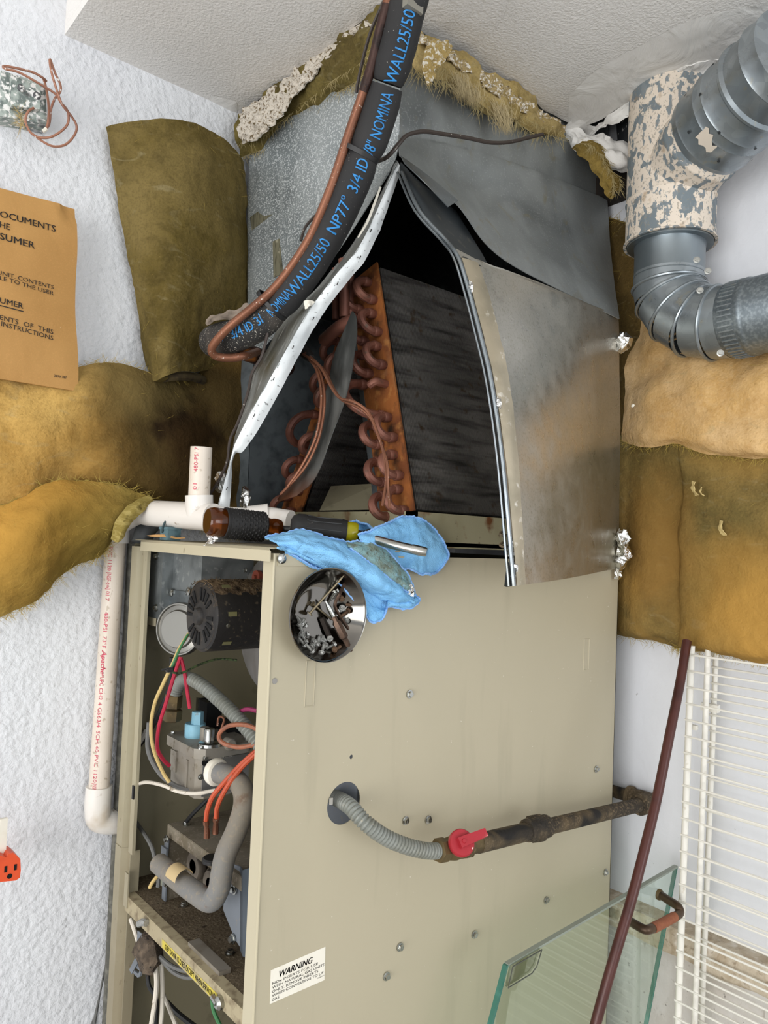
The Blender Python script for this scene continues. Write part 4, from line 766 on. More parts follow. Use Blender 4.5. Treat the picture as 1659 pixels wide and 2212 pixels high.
# ---- loose wiring inside
for pts, r, mt in [([(408, 1368, 1.05), (388, 1400, 1.04), (372, 1436, 1.03), (352, 1478, 1.03), (334, 1520, 1.04), (326, 1570, 1.05), (332, 1620, 1.06), (352, 1668, 1.07), (366, 1690, 1.07)], .0026, wire_y),
                   ([(406, 1370, 1.045), (390, 1398, 1.035), (376, 1430, 1.025), (368, 1448, 1.025)], .0016, wire_g),
                   ([(366, 1442, 1.02), (372, 1452, 1.02), (395, 1453, 1.03), (430, 1436, 1.05), (470, 1424, 1.07), (512, 1426, 1.08)], .0016, M('green_black_twist', '#4b5a38', .5, 0, [('noise', 260, .5, .55, '#20241c')])),
                   ([(390, 1420, 1.07), (376, 1460, 1.06), (358, 1520, 1.055), (343, 1570, 1.06), (340, 1615, 1.07), (352, 1640, 1.08), (366, 1654, 1.09)], .0028, wire_r),
                   ([(390, 1420, 1.07), (398, 1450, 1.07), (404, 1490, 1.07), (410, 1530, 1.07)], .0028, wire_r),
                   ([(282, 1702, 1.18), (312, 1690, 1.13), (350, 1696, 1.08), (385, 1710, 1.06), (425, 1714, 1.04), (465, 1707, 1.04)], .0026, wire_w),
                   ([(372, 1420, 1.14), (368, 1480, 1.14), (345, 1540, 1.16), (322, 1580, 1.19), (296, 1616, 1.20)], .0042, wire_k),
                   ([(322, 1560, 1.10), (320, 1620, 1.10), (345, 1670, 1.09), (385, 1700, 1.08), (440, 1712, 1.06)], .0036, wire_gr),
                   ([(280, 1758, 1.20), (304, 1790, 1.17), (326, 1826, 1.11), (336, 1862, 1.10), (342, 1898, 1.09), (341, 1915, 1.09)], .0030, wire_gr),
                   ([(358, 1868, 1.10), (344, 1888, 1.09), (330, 1905, 1.085), (323, 1918, 1.085)], .0026, wire_y),
                   ([(468, 1706, 1.08), (440, 1735, 1.10), (415, 1760, 1.12), (395, 1785, 1.14)], .0032, wire_k),
                   ([(516, 1538, 1.02), (535, 1532, 1.01), (556, 1536, 1.0)], .0030, wire_p),
                   ([(298, 1608, 1.195), (316, 1580, 1.185)], .0044, M('glint_tube_end', '#d9d6cf', .3)),  # pale colour stands in for a clear glint
                   ([(478, 1575, 1.03), (484, 1555, 1.03), (478, 1548, 1.035), (472, 1552, 1.04), (470, 1568, 1.04)], .0016, copper_b)]:
    tubepx('wire', pts, r, mt, fur, 8, 6)
tubepx('wire', [(562, 1578, .985), (530, 1566, .99), (495, 1568, .995), (474, 1585, 1.0), (480, 1604, 1.0), (515, 1614, .99), (556, 1608, .98)], .0030, M('brown_orange_wire', '#a0644a', .5, 0, [('noise', 90, .5, .7, '#7d5544')]), fur, 8, 6)
MB().tube([at(350, 1447, 1.015), at(375, 1442, 1.01)], .0016, 6).tube([at(360, 1447, 1.015), at(364, 1449, 1.008), at(374, 1447, 1.01)], .0028, 6).build('cable_tie', blackp, fur)
mb = MB()
for k in range(4): p = oX(.535, 318 + 12 * k, 1924 - 2 * k); mb.lathe([(.0001, -.016), (.0056, -.016), (.0056, .014), (.004, .016), (.0001, .016)], p, (0, 0, 1), 12)
mb.build('wire_connector', clearw, fur, label='cloudy white wire connector block')
place(scr, V(*oZ(ZS + .001, 397, 1957)), (0, 0, 1), fur, .3, 1.7); place(scr, V(*oZ(ZS + .001, 497, 2061)), (0, 0, 1), fur, .3, 1.7)
a, b = oZ(ZS + .001, 418, 2040), oZ(ZS + .001, 486, 2106); d = (b - a); n_ = V(-d.y, d.x, 0).normalized() * .008
MB().hexa([a - n_, b - n_, b + n_, a + n_], V(0, 0, .006)).build('metal_clip_strip', M('pale_metal_strip', '#9a9388', .5, .4, [('noise', 40, .45, .7, '#7d7466')]), fur)
tubepx('cable_tie', [(468, 2115, .99), (480, 2112, .985), (492, 2108, .98), (485, 2122, .98), (472, 2126, .985)], .0022, clearw, fur, 6, 4)
# ---- door switch and cables under the rail
p = oX(.485, 322, 2055)
mb = MB(); rws = [[p + V(math.cos(a) * math.sin(b) * .018, math.sin(a) * math.sin(b) * .026, math.cos(b) * .028) for a in [k * PI / 6 for k in range(13)]] for b in [.05, .5, .9, 1.3, 1.7, 2.1, 2.6, 3.09]]
mb.grid([[q + V(noise.noise(q * 70), noise.noise(q * 70 + V(9, 0, 0)), noise.noise(q * 70 + V(0, 9, 0))) * .008 for q in r] for r in rws]); mb.build('door_switch', M('lint_covered_switch', '#4c4238', 1, 0, [('noise', 70, .45, .65, '#6d5f50'), ('noise', 160, .6, .7, '#1f1b18')], [('noise', 160, 1, .004)]), fur, label='door switch furred with grey lint')
ds = [o for o in fur.children if o.name.startswith('door_switch')][0]
MB().hexa([oX(.478, 297, 2010), oX(.478, 312, 2022), oX(.478, 306, 2100), oX(.478, 292, 2090)], V(.0015, 0, 0)).hexa([oX(.476, 279, 2095), oX(.476, 296, 2060), oX(.476, 300, 2075), oX(.476, 284, 2104)], V(.0015, 0, 0)).tube([oX(.477, 309, 2020), oX(.476, 311, 2060), oX(.476, 303, 2105), oX(.477, 292, 2100)], .003, 6, 3).build('switch_bracket', greyp, ds)
tubepx('switch_screw', [(300, 1996, 1.08), (308, 1992, 1.075), (316, 1994, 1.07)], .005, zinc, ds, 8, 2)
fb = MB(); fibres(fb, [p + V(0, .02 * math.cos(a), .03 * math.sin(a)) for a in [k * .5 for k in range(14)]], 220, .008, .0003, .2, 1); fb.build('lint', motord, ds, kind='stuff')
for pts, r, mt in [([(336, 2085, 1.09), (338, 2130, 1.08), (332, 2180, 1.07), (324, 2230, 1.06)], .0036, wire_w), ([(348, 2075, 1.10), (351, 2130, 1.09), (350, 2180, 1.08), (346, 2230, 1.07)], .0032, wire_w), ([(318, 2092, 1.11), (322, 2130, 1.10), (338, 2160, 1.09), (336, 2230, 1.07)], .0032, wire_k), ([(354, 2150, 1.12), (368, 2185, 1.10), (386, 2230, 1.08)], .0032, wire_w), ([(360, 2165, 1.13), (385, 2190, 1.12), (430, 2225, 1.10)], .004, wire_k),
                   ([(345, 2066, 1.08), (368, 2085, 1.07), (395, 2096, 1.06), (425, 2098, 1.05)], .0030, wire_gr), ([(348, 2072, 1.085), (375, 2100, 1.07), (405, 2112, 1.06), (430, 2108, 1.05)], .0030, wire_gr), ([(282, 1985, 1.13), (290, 2008, 1.12), (300, 2040, 1.11)], .0032, wire_w),
                   ([(458, 2160, .955), (462, 2185, .95), (478, 2220, .945)], .0026, wire_g)]:
    tubepx('cable', pts, r, mt, fur, 8, 5)
p = oX(FX - .002, 475, 2166); MB().lathe([(.0001, .006), (.005, .006), (.008, .003), (.008, -.002), (.0001, -.002)], p, (-1, 0, 0), 16).tube([p + V(-.004, .012, .003), p + V(-.004, 0, 0)], .0035, 8).build('ground_screw', chrome, fur)
# ================================================================== glass fibre insulation
olive = fibre('olive_fibre', '#62542b', '#7a6a41', '#3e351c')
gold = fibre('golden_fibre', '#b28838', '#cfa452', '#7d6228')
def duff(base, light, dark, name): return fibre(name, base, light, dark)
mid = fibre('stained_gold_fibre', '#af8746', '#c7a25e', '#876732', [(('ball', V(.59, 1.16, .17), (1, .3, .8)), 7, .26, .10, '#40351e', None, .95), (('ball', V(.575, 1.15, .165), (1, .3, .9)), 22, .060, .020, '#231a10'), (('ball', V(.535, 1.15, .195), (1, .3, 1.0)), 22, .05, .015, '#231a10'), (('ball', V(.57, 1.15, .13), (1, .3, .8)), 16, .09, .03, '#3d2d18', None, .8), (('ball', V(.46, 1.15, .245), (1, .3, 1.6)), 12, .14, .04, '#6a5c38', None, .7)])
mid2 = fibre('gold_green_fibre', '#988041', '#af9450', '#675b31', [(('ball', V(.30, 1.13, .03), (1, .3, .8)), 8, .15, .05, '#c08f42', None, .8), (('ball', V(.42, 1.13, -.05), (1, .3, 1)), 9, .17, .05, '#54491f', None, .75)])
orng = fibre('pale_orange_fibre', '#cfa76c', '#e0c092', '#b28a54')
oliveR = fibre('olive_gold_fibre', '#706139', '#907847', '#4d4227', [('soft', 7, .52, .70, '#c0964c', None, .5), (('ball', V(1.19, .50, -.10), (.3, 1, 1)), 8, .16, .03, '#b98d46', None, .8), (('ball', V(1.2, .70, .0), (.3, 1, .6)), 10, .12, .03, '#94703a', None, .7)])
def batt(name, rows, mat, th, label, group='glass fibre insulation batts', nu=9, nv=9, amp=.006, seed=0.0, tuft=None, tl=.02, amp2=.0016):
    g = loft(rows, nu, nv, amp, 14, amp2, 70, seed); o = MB().grid(g, thick=th).build(name, mat, None, label, 'insulation', group, ang=80)
    if tuft is None: tuft = [g[0], g[-1]]
    fb = MB()
    for e in tuft: fibres(fb, [p + p * .002 for p in e], int(14 * len(e) / 2), tl, .00022, .2, 1)
    gpts = [random.choice(random.choice(g)) for _ in range(60)]
    for p in gpts: fibres(fb, [p * .999, p * .999 + V(0, 0, .001)], 1, tl * .8, .00013, 0, 1)
    fb.build('loose_fibres', M('loose_fibre_' + mat.name, '#a8924c', .9, spec=.1), o, kind='stuff'); return o, g
# upper left: a bent sheet hanging beside the duct, its lower end curled into a tube
def Yp(L): return [oY(y, a, b) for a, b, y in L]
rows = [Yp([(229, 274, 1.205), (262, 264, 1.19), (330, 259, 1.165), (410, 265, 1.155), (470, 290, 1.165), (510, 325, 1.185), (529, 352, 1.205)]),
        Yp([(238, 330, 1.205), (275, 330, 1.185), (345, 330, 1.155), (420, 335, 1.145), (480, 350, 1.16), (518, 380, 1.185), (532, 410, 1.206)]),
        Yp([(255, 440, 1.205), (290, 440, 1.18), (355, 440, 1.145), (425, 440, 1.14), (485, 445, 1.155), (520, 455, 1.18), (534, 470, 1.206)]),
        Yp([(276, 565, 1.205), (305, 565, 1.175), (360, 568, 1.14), (425, 568, 1.14), (485, 570, 1.155), (520, 575, 1.18), (535, 580, 1.206)]),
        Yp([(295, 670, 1.205), (318, 672, 1.17), (362, 676, 1.135), (415, 678, 1.14), (465, 680, 1.16), (505, 685, 1.185), (534, 690, 1.206)]),
        Yp([(309, 755, 1.205), (325, 760, 1.165), (360, 765, 1.135), (400, 765, 1.145), (435, 755, 1.17), (470, 745, 1.19), (530, 740, 1.206)]),
        Yp([(322, 812, 1.205), (330, 824, 1.17), (358, 812, 1.14), (395, 802, 1.145), (428, 803, 1.165), (446, 800, 1.185), (470, 795, 1.20)])]
batt('insulation_batt', rows, olive, .016, 'olive insulation sheet hanging on the left wall beside the duct, bent to a half tube', tuft=[], amp=.004)
bt = C.objects['insulation_batt']
MB().tube(Yp([(345, 817, 1.175), (380, 812, 1.16), (420, 815, 1.18), (438, 822, 1.195)]), .008, 8, 4).build('curled_end', M('shaded_fibre_inside', '#4d4128', .95, 0, [('noise', 60, .45, .7, '#2a2218')], [('noise', 90, .6, .003)]), bt, label='dark shade inside the curled lower end')  # dark tube standing in for the shade inside the curl
# middle left: wide sheet running behind the pipe to the duct
rows = [Yp([(-40, 800, 1.19), (60, 800, 1.185), (160, 792, 1.18), (245, 786, 1.18), (330, 806, 1.18), (420, 812, 1.19), (480, 740, 1.208), (545, 690, 1.215)]),
        Yp([(-40, 870, 1.165), (60, 865, 1.165), (160, 850, 1.16), (245, 845, 1.165), (330, 860, 1.165), (420, 880, 1.17), (480, 870, 1.19), (545, 860, 1.206)]),
        Yp([(-40, 960, 1.15), (60, 955, 1.155), (160, 945, 1.16), (245, 945, 1.155), (330, 950, 1.16), (420, 960, 1.165), (480, 960, 1.185), (540, 960, 1.2)]),
        Yp([(-40, 1030, 1.15), (60, 1025, 1.15), (135, 1025, 1.172), (200, 1020, 1.155), (300, 1030, 1.155), (420, 1035, 1.165), (480, 1040, 1.185), (530, 1040, 1.2)]),
        Yp([(-40, 1110, 1.16), (60, 1095, 1.165), (130, 1060, 1.18), (230, 1055, 1.175), (310, 1070, 1.172), (420, 1100, 1.175), (480, 1110, 1.185), (530, 1115, 1.2)]),
        Yp([(-40, 1180, 1.2), (60, 1150, 1.2), (130, 1100, 1.205), (230, 1090, 1.205), (310, 1110, 1.2), (420, 1135, 1.2), (480, 1150, 1.2), (530, 1160, 1.21)])]
midb, _ = batt('insulation_batt', rows, mid, .012, 'wide golden insulation sheet on the left wall, stained dark beside the duct', seed=3, amp=.008)
scorch = M('scorched_fibre', '#2e2118', .98, 0, [('noise', 26, .45, .62, '#584424'), ('noise', 90, .5, .7, '#1d1512')], [('noise', 90, .6, .004)], spec=.05)
def blot(px, yy, bulge=.004):
    c = Vector((sum(p[0] for p in px) / len(px), sum(p[1] for p in px) / len(px), 0)); rings = []
    for t in (.02, .35, .7, 1.0): rings.append([oY(yy - bulge * (1 - t * t) , c.x + (x - c.x) * t, c.y + (y - c.y) * t) for x, y in px + px[:1]])
    return loft(rings, 4, 2, .003, 40, .0015, 120)
# lower left: the sheet folded forward over the pipe
rows = [Yp([(-40, 1105, 1.16), (40, 1075, 1.155), (110, 1042, 1.15), (180, 1036, 1.145), (250, 1048, 1.14), (300, 1064, 1.135), (335, 1078, 1.13)]),
        Yp([(-40, 1150, 1.135), (40, 1130, 1.13), (110, 1095, 1.125), (180, 1080, 1.12), (240, 1085, 1.118), (285, 1092, 1.117), (316, 1096, 1.118)]),
        Yp([(-40, 1220, 1.13), (40, 1190, 1.12), (100, 1160, 1.118), (160, 1140, 1.115), (220, 1130, 1.112), (262, 1122, 1.112), (292, 1112, 1.115)]),
        Yp([(-40, 1290, 1.14), (30, 1255, 1.13), (80, 1225, 1.125), (140, 1195, 1.122), (195, 1170, 1.12), (238, 1150, 1.12), (268, 1135, 1.125)]),
        Yp([(-40, 1350, 1.17), (5, 1333, 1.165), (60, 1298, 1.16), (110, 1258, 1.155), (165, 1228, 1.15), (220, 1198, 1.148), (245, 1170, 1.15)])]
batt('insulation_batt', rows, mid2, .030, 'golden green insulation flap at the lower left folded forward over the white pipe', seed=8, amp=.009)
fo = C.objects['insulation_batt.002']
g = loft([Yp([(238, 1165, 1.108), (252, 1120, 1.102), (285, 1085, 1.10), (322, 1070, 1.105)]), Yp([(255, 1172, 1.098), (272, 1128, 1.092), (300, 1092, 1.092), (330, 1076, 1.10)]), Yp([(270, 1160, 1.10), (290, 1125, 1.096), (310, 1100, 1.098), (332, 1082, 1.105)])], 6, 4, .003, 60, .001, 150)
MB().grid(g, thick=.010).build('rolled_edge', M('pale_rolled_fibre', '#8a7a42', .95, 0, [('swirl', 40, .45, .65, '#a3935a', (1, 1, 3)), ('noise', 60, .6, .7, '#4c411f')], [('swirl', 90, .5, .003, (1, 1, 3))], spec=.1), fo, label='rolled ragged edge of the flap')
# right side: pale orange sheet above, olive sheet below, a strip in the gap behind
def Xp(L): return [oX(x, a, b) for a, b, x in L]
rows = [Xp([(1400, 560, 1.262), (1430, 600, 1.255), (1500, 640, 1.25), (1580, 655, 1.25), (1650, 660, 1.25), (1720, 660, 1.25)]),
        Xp([(1388, 700, 1.255), (1425, 705, 1.235), (1500, 720, 1.22), (1580, 730, 1.22), (1650, 735, 1.22), (1720, 735, 1.22)]),
        Xp([(1358, 780, 1.25), (1405, 785, 1.22), (1490, 790, 1.20), (1575, 800, 1.195), (1650, 800, 1.195), (1720, 805, 1.195)]),
        Xp([(1343, 850, 1.235), (1392, 855, 1.205), (1480, 865, 1.185), (1570, 870, 1.18), (1650, 880, 1.18), (1720, 885, 1.18)]),
        Xp([(1342, 925, 1.22), (1385, 932, 1.195), (1470, 942, 1.175), (1565, 955, 1.17), (1650, 968, 1.17), (1720, 975, 1.17)]),
        Xp([(1344, 952, 1.235), (1390, 960, 1.21), (1470, 966, 1.195), (1560, 982, 1.19), (1650, 992, 1.19), (1720, 998, 1.19)])]
ob, _ = batt('insulation_batt', rows, orng, .02, 'pale orange insulation sheet bulging below the flue elbow on the right wall', seed=12, amp=.010)
rows = [Xp([(1325, 940, 1.245), (1390, 945, 1.225), (1462, 945, 1.215), (1480, 946, 1.212), (1570, 960, 1.21), (1659, 970, 1.21), (1720, 975, 1.21)]),
        Xp([(1325, 1040, 1.238), (1390, 1045, 1.215), (1462, 1050, 1.212), (1480, 1052, 1.20), (1570, 1065, 1.195), (1659, 1080, 1.195), (1720, 1085, 1.195)]),
        Xp([(1325, 1150, 1.235), (1390, 1158, 1.205), (1462, 1165, 1.212), (1480, 1168, 1.195), (1570, 1180, 1.185), (1659, 1195, 1.185), (1720, 1200, 1.185)]),
        Xp([(1325, 1270, 1.235), (1390, 1282, 1.20), (1460, 1292, 1.208), (1478, 1296, 1.19), (1570, 1315, 1.175), (1659, 1330, 1.175), (1720, 1340, 1.175)]),
        Xp([(1325, 1345, 1.235), (1390, 1362, 1.20), (1458, 1376, 1.208), (1476, 1382, 1.19), (1570, 1402, 1.17), (1659, 1418, 1.17), (1720, 1425, 1.17)]),
        Xp([(1325, 1366, 1.255), (1390, 1382, 1.235), (1456, 1398, 1.235), (1474, 1402, 1.22), (1570, 1418, 1.20), (1659, 1434, 1.20), (1720, 1442, 1.20)])]
olb, _ = batt('insulation_batt', rows, oliveR, .02, 'olive and gold insulation sheet with a centre crease, just above the wire shelves', seed=17, amp=.005)
for (x, y, s) in [(1500, 1055, .012), (1516, 1062, .008), (1560, 1140, .012)]:
    p = oX(1.180, x, y); MB().grid(loft([[p + V(0, .3 * s, s), p + V(-.004, -.2 * s, s * .9)], [p + V(-.004, .4 * s, 0), p + V(-.008, -.3 * s, -.2 * s)], [p + V(0, -.1 * s, -s), p + V(-.003, -.7 * s, -s)]], 4, 4, .002, 200), thick=.001).build('stuck_paper_flake', M('cream_flake', '#cdb77e', .8), olb)
p = oX(1.15, 1367, 876); MB().lathe([(0, -.001), (.0035, 0), (.002, .0015), (0, .002)], p, (-1, 0, .3), 7).build('paint_fleck', whitep, ob)
rows = [Xp([(1312, 470, 1.268), (1345, 478, 1.262), (1378, 490, 1.262), (1400, 500, 1.266)]), Xp([(1315, 560, 1.268), (1348, 565, 1.255), (1380, 570, 1.255), (1402, 575, 1.262)]), Xp([(1318, 690, 1.268), (1350, 690, 1.25), (1380, 690, 1.252), (1400, 690, 1.262)]), Xp([(1318, 970, 1.268), (1342, 970, 1.25), (1368, 970, 1.252), (1390, 970, 1.262)])]
batt('insulation_batt', rows, fibre('dim_olive_fibre', '#544526', '#6b5631', '#322916'), .006, 'narrow olive insulation strip in the gap between the duct and the flue', seed=21, amp=.003)
# strips squeezed between ceiling and duct, crusted with white overspray
def strip(name, px, mat, label, th, seed, crust=None, tl=.02):
    rows = []
    for j, sgn in enumerate((0, .35, .7, 1.0)):
        rows.append([at(x0 + (x1 - x0) * sgn, y0 + (y1 - y0) * sgn, d - .022 * math.sin(PI * min(1, .15 + sgn * .8))) for (x0, y0, x1, y1, d) in px])
    g = loft(rows, 8, 5, .009, 26, .003, 90, seed); o = MB().grid(g, thick=th).build(name, mat, None, label, 'insulation', 'insulation strips round the ceiling hole', ang=80)
    fb = MB(); fibres(fb, [p * .998 for p in g[-1]], 260, tl, .0003, .9, .7); fibres(fb, [p * .995 for p in g[len(g) * 2 // 3]], 160, tl, .00025, .9, .7)
    fb.build('loose_fibres', M('loose_fibre_strip', '#a3946a', .9, spec=.1), o, kind='stuff'); return o, g
so, g = strip('ceiling_insulation_strip', [(505, 240, 520, 340, 1.385), (545, 225, 575, 318, 1.355), (590, 190, 622, 282, 1.315), (640, 158, 680, 240, 1.265), (690, 118, 722, 205, 1.22), (735, 80, 768, 178, 1.18), (785, 45, 806, 150, 1.135), (830, 8, 848, 100, 1.10)],
              fibre('sooty_olive_fibre', '#5d5130', '#7d7040', '#2f2819'), 'sooty olive insulation strip hanging along the left edge of the ceiling hole', .012, 1)
crust = M('overspray_crust', '#d9d0c2', .85, 0, [('noise', 210, .54, .62, '#7b6a4e'), ('noise', 60, .66, .74, '#8d7a58')], [('noise', 210, 1.0, .006), ('noise', 90, .6, .005)])
cg = loft([[at(x, y, d) for x, y, d in L] for L in ([(522, 236, 1.345), (580, 200, 1.305), (640, 150, 1.255), (690, 108, 1.215), (750, 66, 1.165), (800, 34, 1.12), (842, 4, 1.085)], [(518, 262, 1.335), (580, 226, 1.292), (640, 172, 1.245), (690, 118, 1.205), (750, 78, 1.155), (800, 46, 1.11), (842, 22, 1.08)],
        [(515, 290, 1.335), (580, 256, 1.285), (635, 194, 1.242), (684, 134, 1.205), (748, 84, 1.155), (802, 54, 1.108), (842, 34, 1.078)], [(524, 312, 1.345), (566, 290, 1.30), (612, 236, 1.258), (672, 168, 1.21), (742, 92, 1.158), (800, 60, 1.11), (842, 44, 1.078)])], 14, 8, .005, 60, .004, 170)
MB().grid(cg, thick=.003).build('overspray_crust', crust, so, label='crust of white paint overspray', ang=20)
so2, g = strip('ceiling_insulation_strip', [(888, 42, 885, 120, 1.115), (915, 62, 918, 165, 1.125), (950, 85, 962, 175, 1.145), (990, 110, 1005, 200, 1.175), (1040, 142, 1060, 240, 1.215), (1095, 178, 1110, 258, 1.265), (1150, 212, 1150, 285, 1.315), (1205, 258, 1222, 298, 1.37)],
               fibre('pale_gold_fibre', '#a08a56', '#c2ac78', '#5e5032'), 'golden insulation strip with ragged tufts along the right edge of the ceiling hole', .012, 5, tl=.028)
cg = loft([[at(x, y, d) for x, y, d in L] for L in ([(893, 60, 1.09), (945, 92, 1.115), (1000, 125, 1.155), (1060, 165, 1.205), (1120, 205, 1.265), (1180, 245, 1.325), (1225, 275, 1.365)], [(905, 78, 1.085), (950, 104, 1.11), (1000, 138, 1.15), (1060, 182, 1.20), (1118, 220, 1.258), (1178, 258, 1.32), (1222, 285, 1.36)], [(912, 92, 1.085), (955, 114, 1.11), (1000, 148, 1.148), (1058, 192, 1.197), (1114, 232, 1.255), (1172, 266, 1.315), (1218, 292, 1.36)])], 14, 6, .005, 60, .004, 170)
MB().grid(cg, thick=.003).build('overspray_crust', M('speckled_crust', '#b09a6c', .85, 0, [('noise', 190, .50, .58, '#eee6d8'), ('noise', 60, .62, .7, '#6d5930')], [('noise', 210, 1.0, .006)]), so2, label='white paint specks on the strip', ang=20)
cg = loft([[at(x, y, d) for x, y, d in L] for L in ([(930, 80, 1.075), (955, 82, 1.075), (982, 95, 1.085)], [(918, 110, 1.065), (942, 115, 1.065), (968, 122, 1.075)], [(912, 145, 1.06), (930, 150, 1.06), (945, 150, 1.07)], [(922, 182, 1.06), (928, 184, 1.06), (934, 180, 1.065)])], 8, 8, .004, 60, .003, 170)
MB().grid(cg, thick=.004).build('overspray_flake', M('yellow_overspray', '#b59b60', .85, 0, [('noise', 190, .52, .60, '#efe7d6')], [('noise', 210, 1.0, .006)]), so2, label='yellow tuft crusted with white paint', ang=20)
for k, (x, y, d, x1, y1) in enumerate([(985, 170, 1.145, 1000, 212), (1075, 230, 1.215, 1095, 290), (1010, 190, 1.16, 1025, 228)]):
    a, b = at(x, y, d), at(x1, y1, d - .01); fb = MB(); 
    for _ in range(120):
        o_ = V(random.gauss(0, .010), random.gauss(0, .010), random.gauss(0, .005)); e_ = V(random.gauss(0, .005), random.gauss(0, .005), 0); s_ = rt * .0003
        q = [a + o_, a.lerp(b, .5) + o_ * .7 + e_, b + e_ * 1.2]; fb.add([q[0] - s_, q[0] + s_, q[1] - s_, q[1] + s_, q[2]], [(0, 1, 3, 2), (2, 3, 4)])
    fb.build('hanging_tuft', M('pale_tuft', '#b0a07c', .9, spec=.1), so2, kind='stuff')
strip('ceiling_insulation_strip', [(1238, 318, 1262, 300, 1.375), (1265, 340, 1300, 318, 1.365), (1288, 370, 1318, 350, 1.355), (1302, 405, 1328, 385, 1.35), (1312, 428, 1336, 410, 1.345)], fibre('brown_gold_fibre', '#7a6430', '#99834a', '#493b1c'), 'brown gold insulation strip curving round the top right edge of the duct', .008, 9)

# ================================================================== kraft envelope on the left wall
def env_pt(x, y, bow): 
    p = oY(1.180, x, y); return V(p.x, p.y - bow, p.z)
ex0, ez0 = oY(1.18, 163, 452), oY(1.18, 157, 849)
W_ = .24; rows = []
for i in range(25):
    t = i / 24; z = ez0.z + (ez0.z - ez0.z) + (ex0.z - ez0.z) * (1 - t); xr = ex0.x + (ez0.x - ex0.x) * t + .002 * math.sin(t * 9); row = []
    for j in range(31):
        s = j / 30; x = xr - W_ * (1 - s); b = .010 * math.sin(PI * t) * math.sin(PI * min(1, s)) + .002 * noise.noise(V(x * 24, z * 20, 2)) + .012 * t * (1 - s)
        if s > .9 and (t < .06): b -= .006
        row.append(V(x, 1.178 - .018 * t - b, z + .012 * noise.noise(V(x * 3, 4, 1)) * (1 if t < .02 else 0)))
    rows.append(row)
env = thing('document_envelope', (ex0.x - .1, 1.17, ez0.z), 'brown kraft paper document envelope hanging on the left wall above the insulation', 'envelope')
MB().grid(rows, thick=.003).build('paper', kraft, env)
def env_surf(x, z):
    t = (ex0.z - z) / (ex0.z - ez0.z); s = 1 - (ex0.x + (ez0.x - ex0.x) * t + .002 * math.sin(t * 9) - x) / W_
    b = .010 * math.sin(PI * t) * math.sin(PI * min(1, s)) + .002 * noise.noise(V(x * 24, z * 20, 2)) + .012 * t * (1 - s); return V(x, 1.178 - .018 * t - b - .0012, z)
def hit_env(x, y):
    Y = 1.17
    for _ in range(6): p = oY(Y, x, y); Y = env_surf(p.x, p.z).y
    return oY(Y, x, y)
for s, pre, (xa, ya), (xb, yb_), h, bold in [('OCUMENTS', 'D', (0, 468), (120, 501), 14, .018), ('HE', 'T', (0, 491), (21, 497), 14, .018), ('SUMER', 'CON', (0, 516), (75, 537), 14.5, .018), ('UNIT. CONTENTS', '', (-6, 592), (116, 625), 8.8, .0), ('LE TO THE USER', 'AB', (0, 604), (116, 638), 8.8, .0), ('UMER', 'CONS', (0, 654), (50, 667), 12, .015), ('ENTS  OF  THIS', 'CONT', (0, 690), (115, 722), 10, .0), ('INSTRUCTIONS', '', (3, 704), (115, 735), 10, .0), ('2870-787', '', (117, 814), (144, 818), 5, .02)]:
    a, b = hit_env(xa, ya), hit_env(xb, yb_); wa, wb = textw(s, bold); pw = textw(pre + s, bold)[1] - wb if pre else 0; wdt = ((b.x - a.x) ** 2 + (b.z - a.z) ** 2) ** .5; k = wdt / (wb - wa)
    sz = h * b.dot(fw) / FPX / .70; mb = MB(); dz = (b.z - a.z) / max(1e-6, b.x - a.x)
    put_text(mb, pre + s, lambda x, y: env_surf(b.x + x, b.z + x * dz + y), sz, k / sz, bold, 0, 1.0)
    if s == 'UMER':
        q = [hit_env(-6, 657), hit_env(51, 672), hit_env(51, 674), hit_env(-6, 659)]; mb.hexa([p - p * .0006 for p in q], V(0, -.0002, 0))
    mb.build('printed_text', inkblk, env)

# ================================================================== chime transformer with loose copper wires on the left wall
tr0 = oY(1.19, 48, 205)
tf = thing('wall_transformer', (tr0.x, YW, tr0.z - .04), 'small paint-splattered greenish electrical transformer high on the left wall', 'transformer')
tmat = M('overpainted_transformer', '#a9b3ac', .5, 0, [('noise', 70, .42, .56, '#6f7a76'), ('noise', 160, .5, .58, '#ecebe8'), ('noise', 40, .62, .70, '#3f4140')], [('noise', 120, .4, .002)])
a, b, c, d = oY(1.195, 3, 152), oY(1.195, 98, 182), oY(1.195, 102, 268), oY(1.195, 0, 250)
MB().hexa([a, b, c, d], V(0, .034, 0)).hexa([a.lerp(c, .16), b.lerp(d, .16), c.lerp(a, .22), d.lerp(b, .2)], V(0, -.012, 0)).build('transformer_case', tmat, tf)
MB().hexa([oY(1.222, -10, 170), oY(1.222, 96, 220), oY(1.222, 94, 286), oY(1.222, -10, 262)], V(0, .006, 0)).build('mounting_plate', M('grey_splattered_plate', '#b4b6b8', .6, 0, [('noise', 90, .45, .55, '#6f7072'), ('noise', 130, .6, .66, '#f0efee')]), tf)
for (x, y) in [(45, 192), (79, 208)]: MB().lathe([(.0055, 0), (.0055, .003), (.0035, .0045), (.0001, .0045)], oY(1.184, x, y), (0, -1, 0), 12).build('terminal_screw', M('black_white_terminal', '#57575a', .6, .3, [('noise', 200, .5, .56, '#e6e4e0')]), tf)
brw = M('brown_copper_wire', '#a0705a', .45, .2, [('noise', 160, .64, .69, '#efe8e0'), ('noise', 20, .5, .7, '#7d5546')])
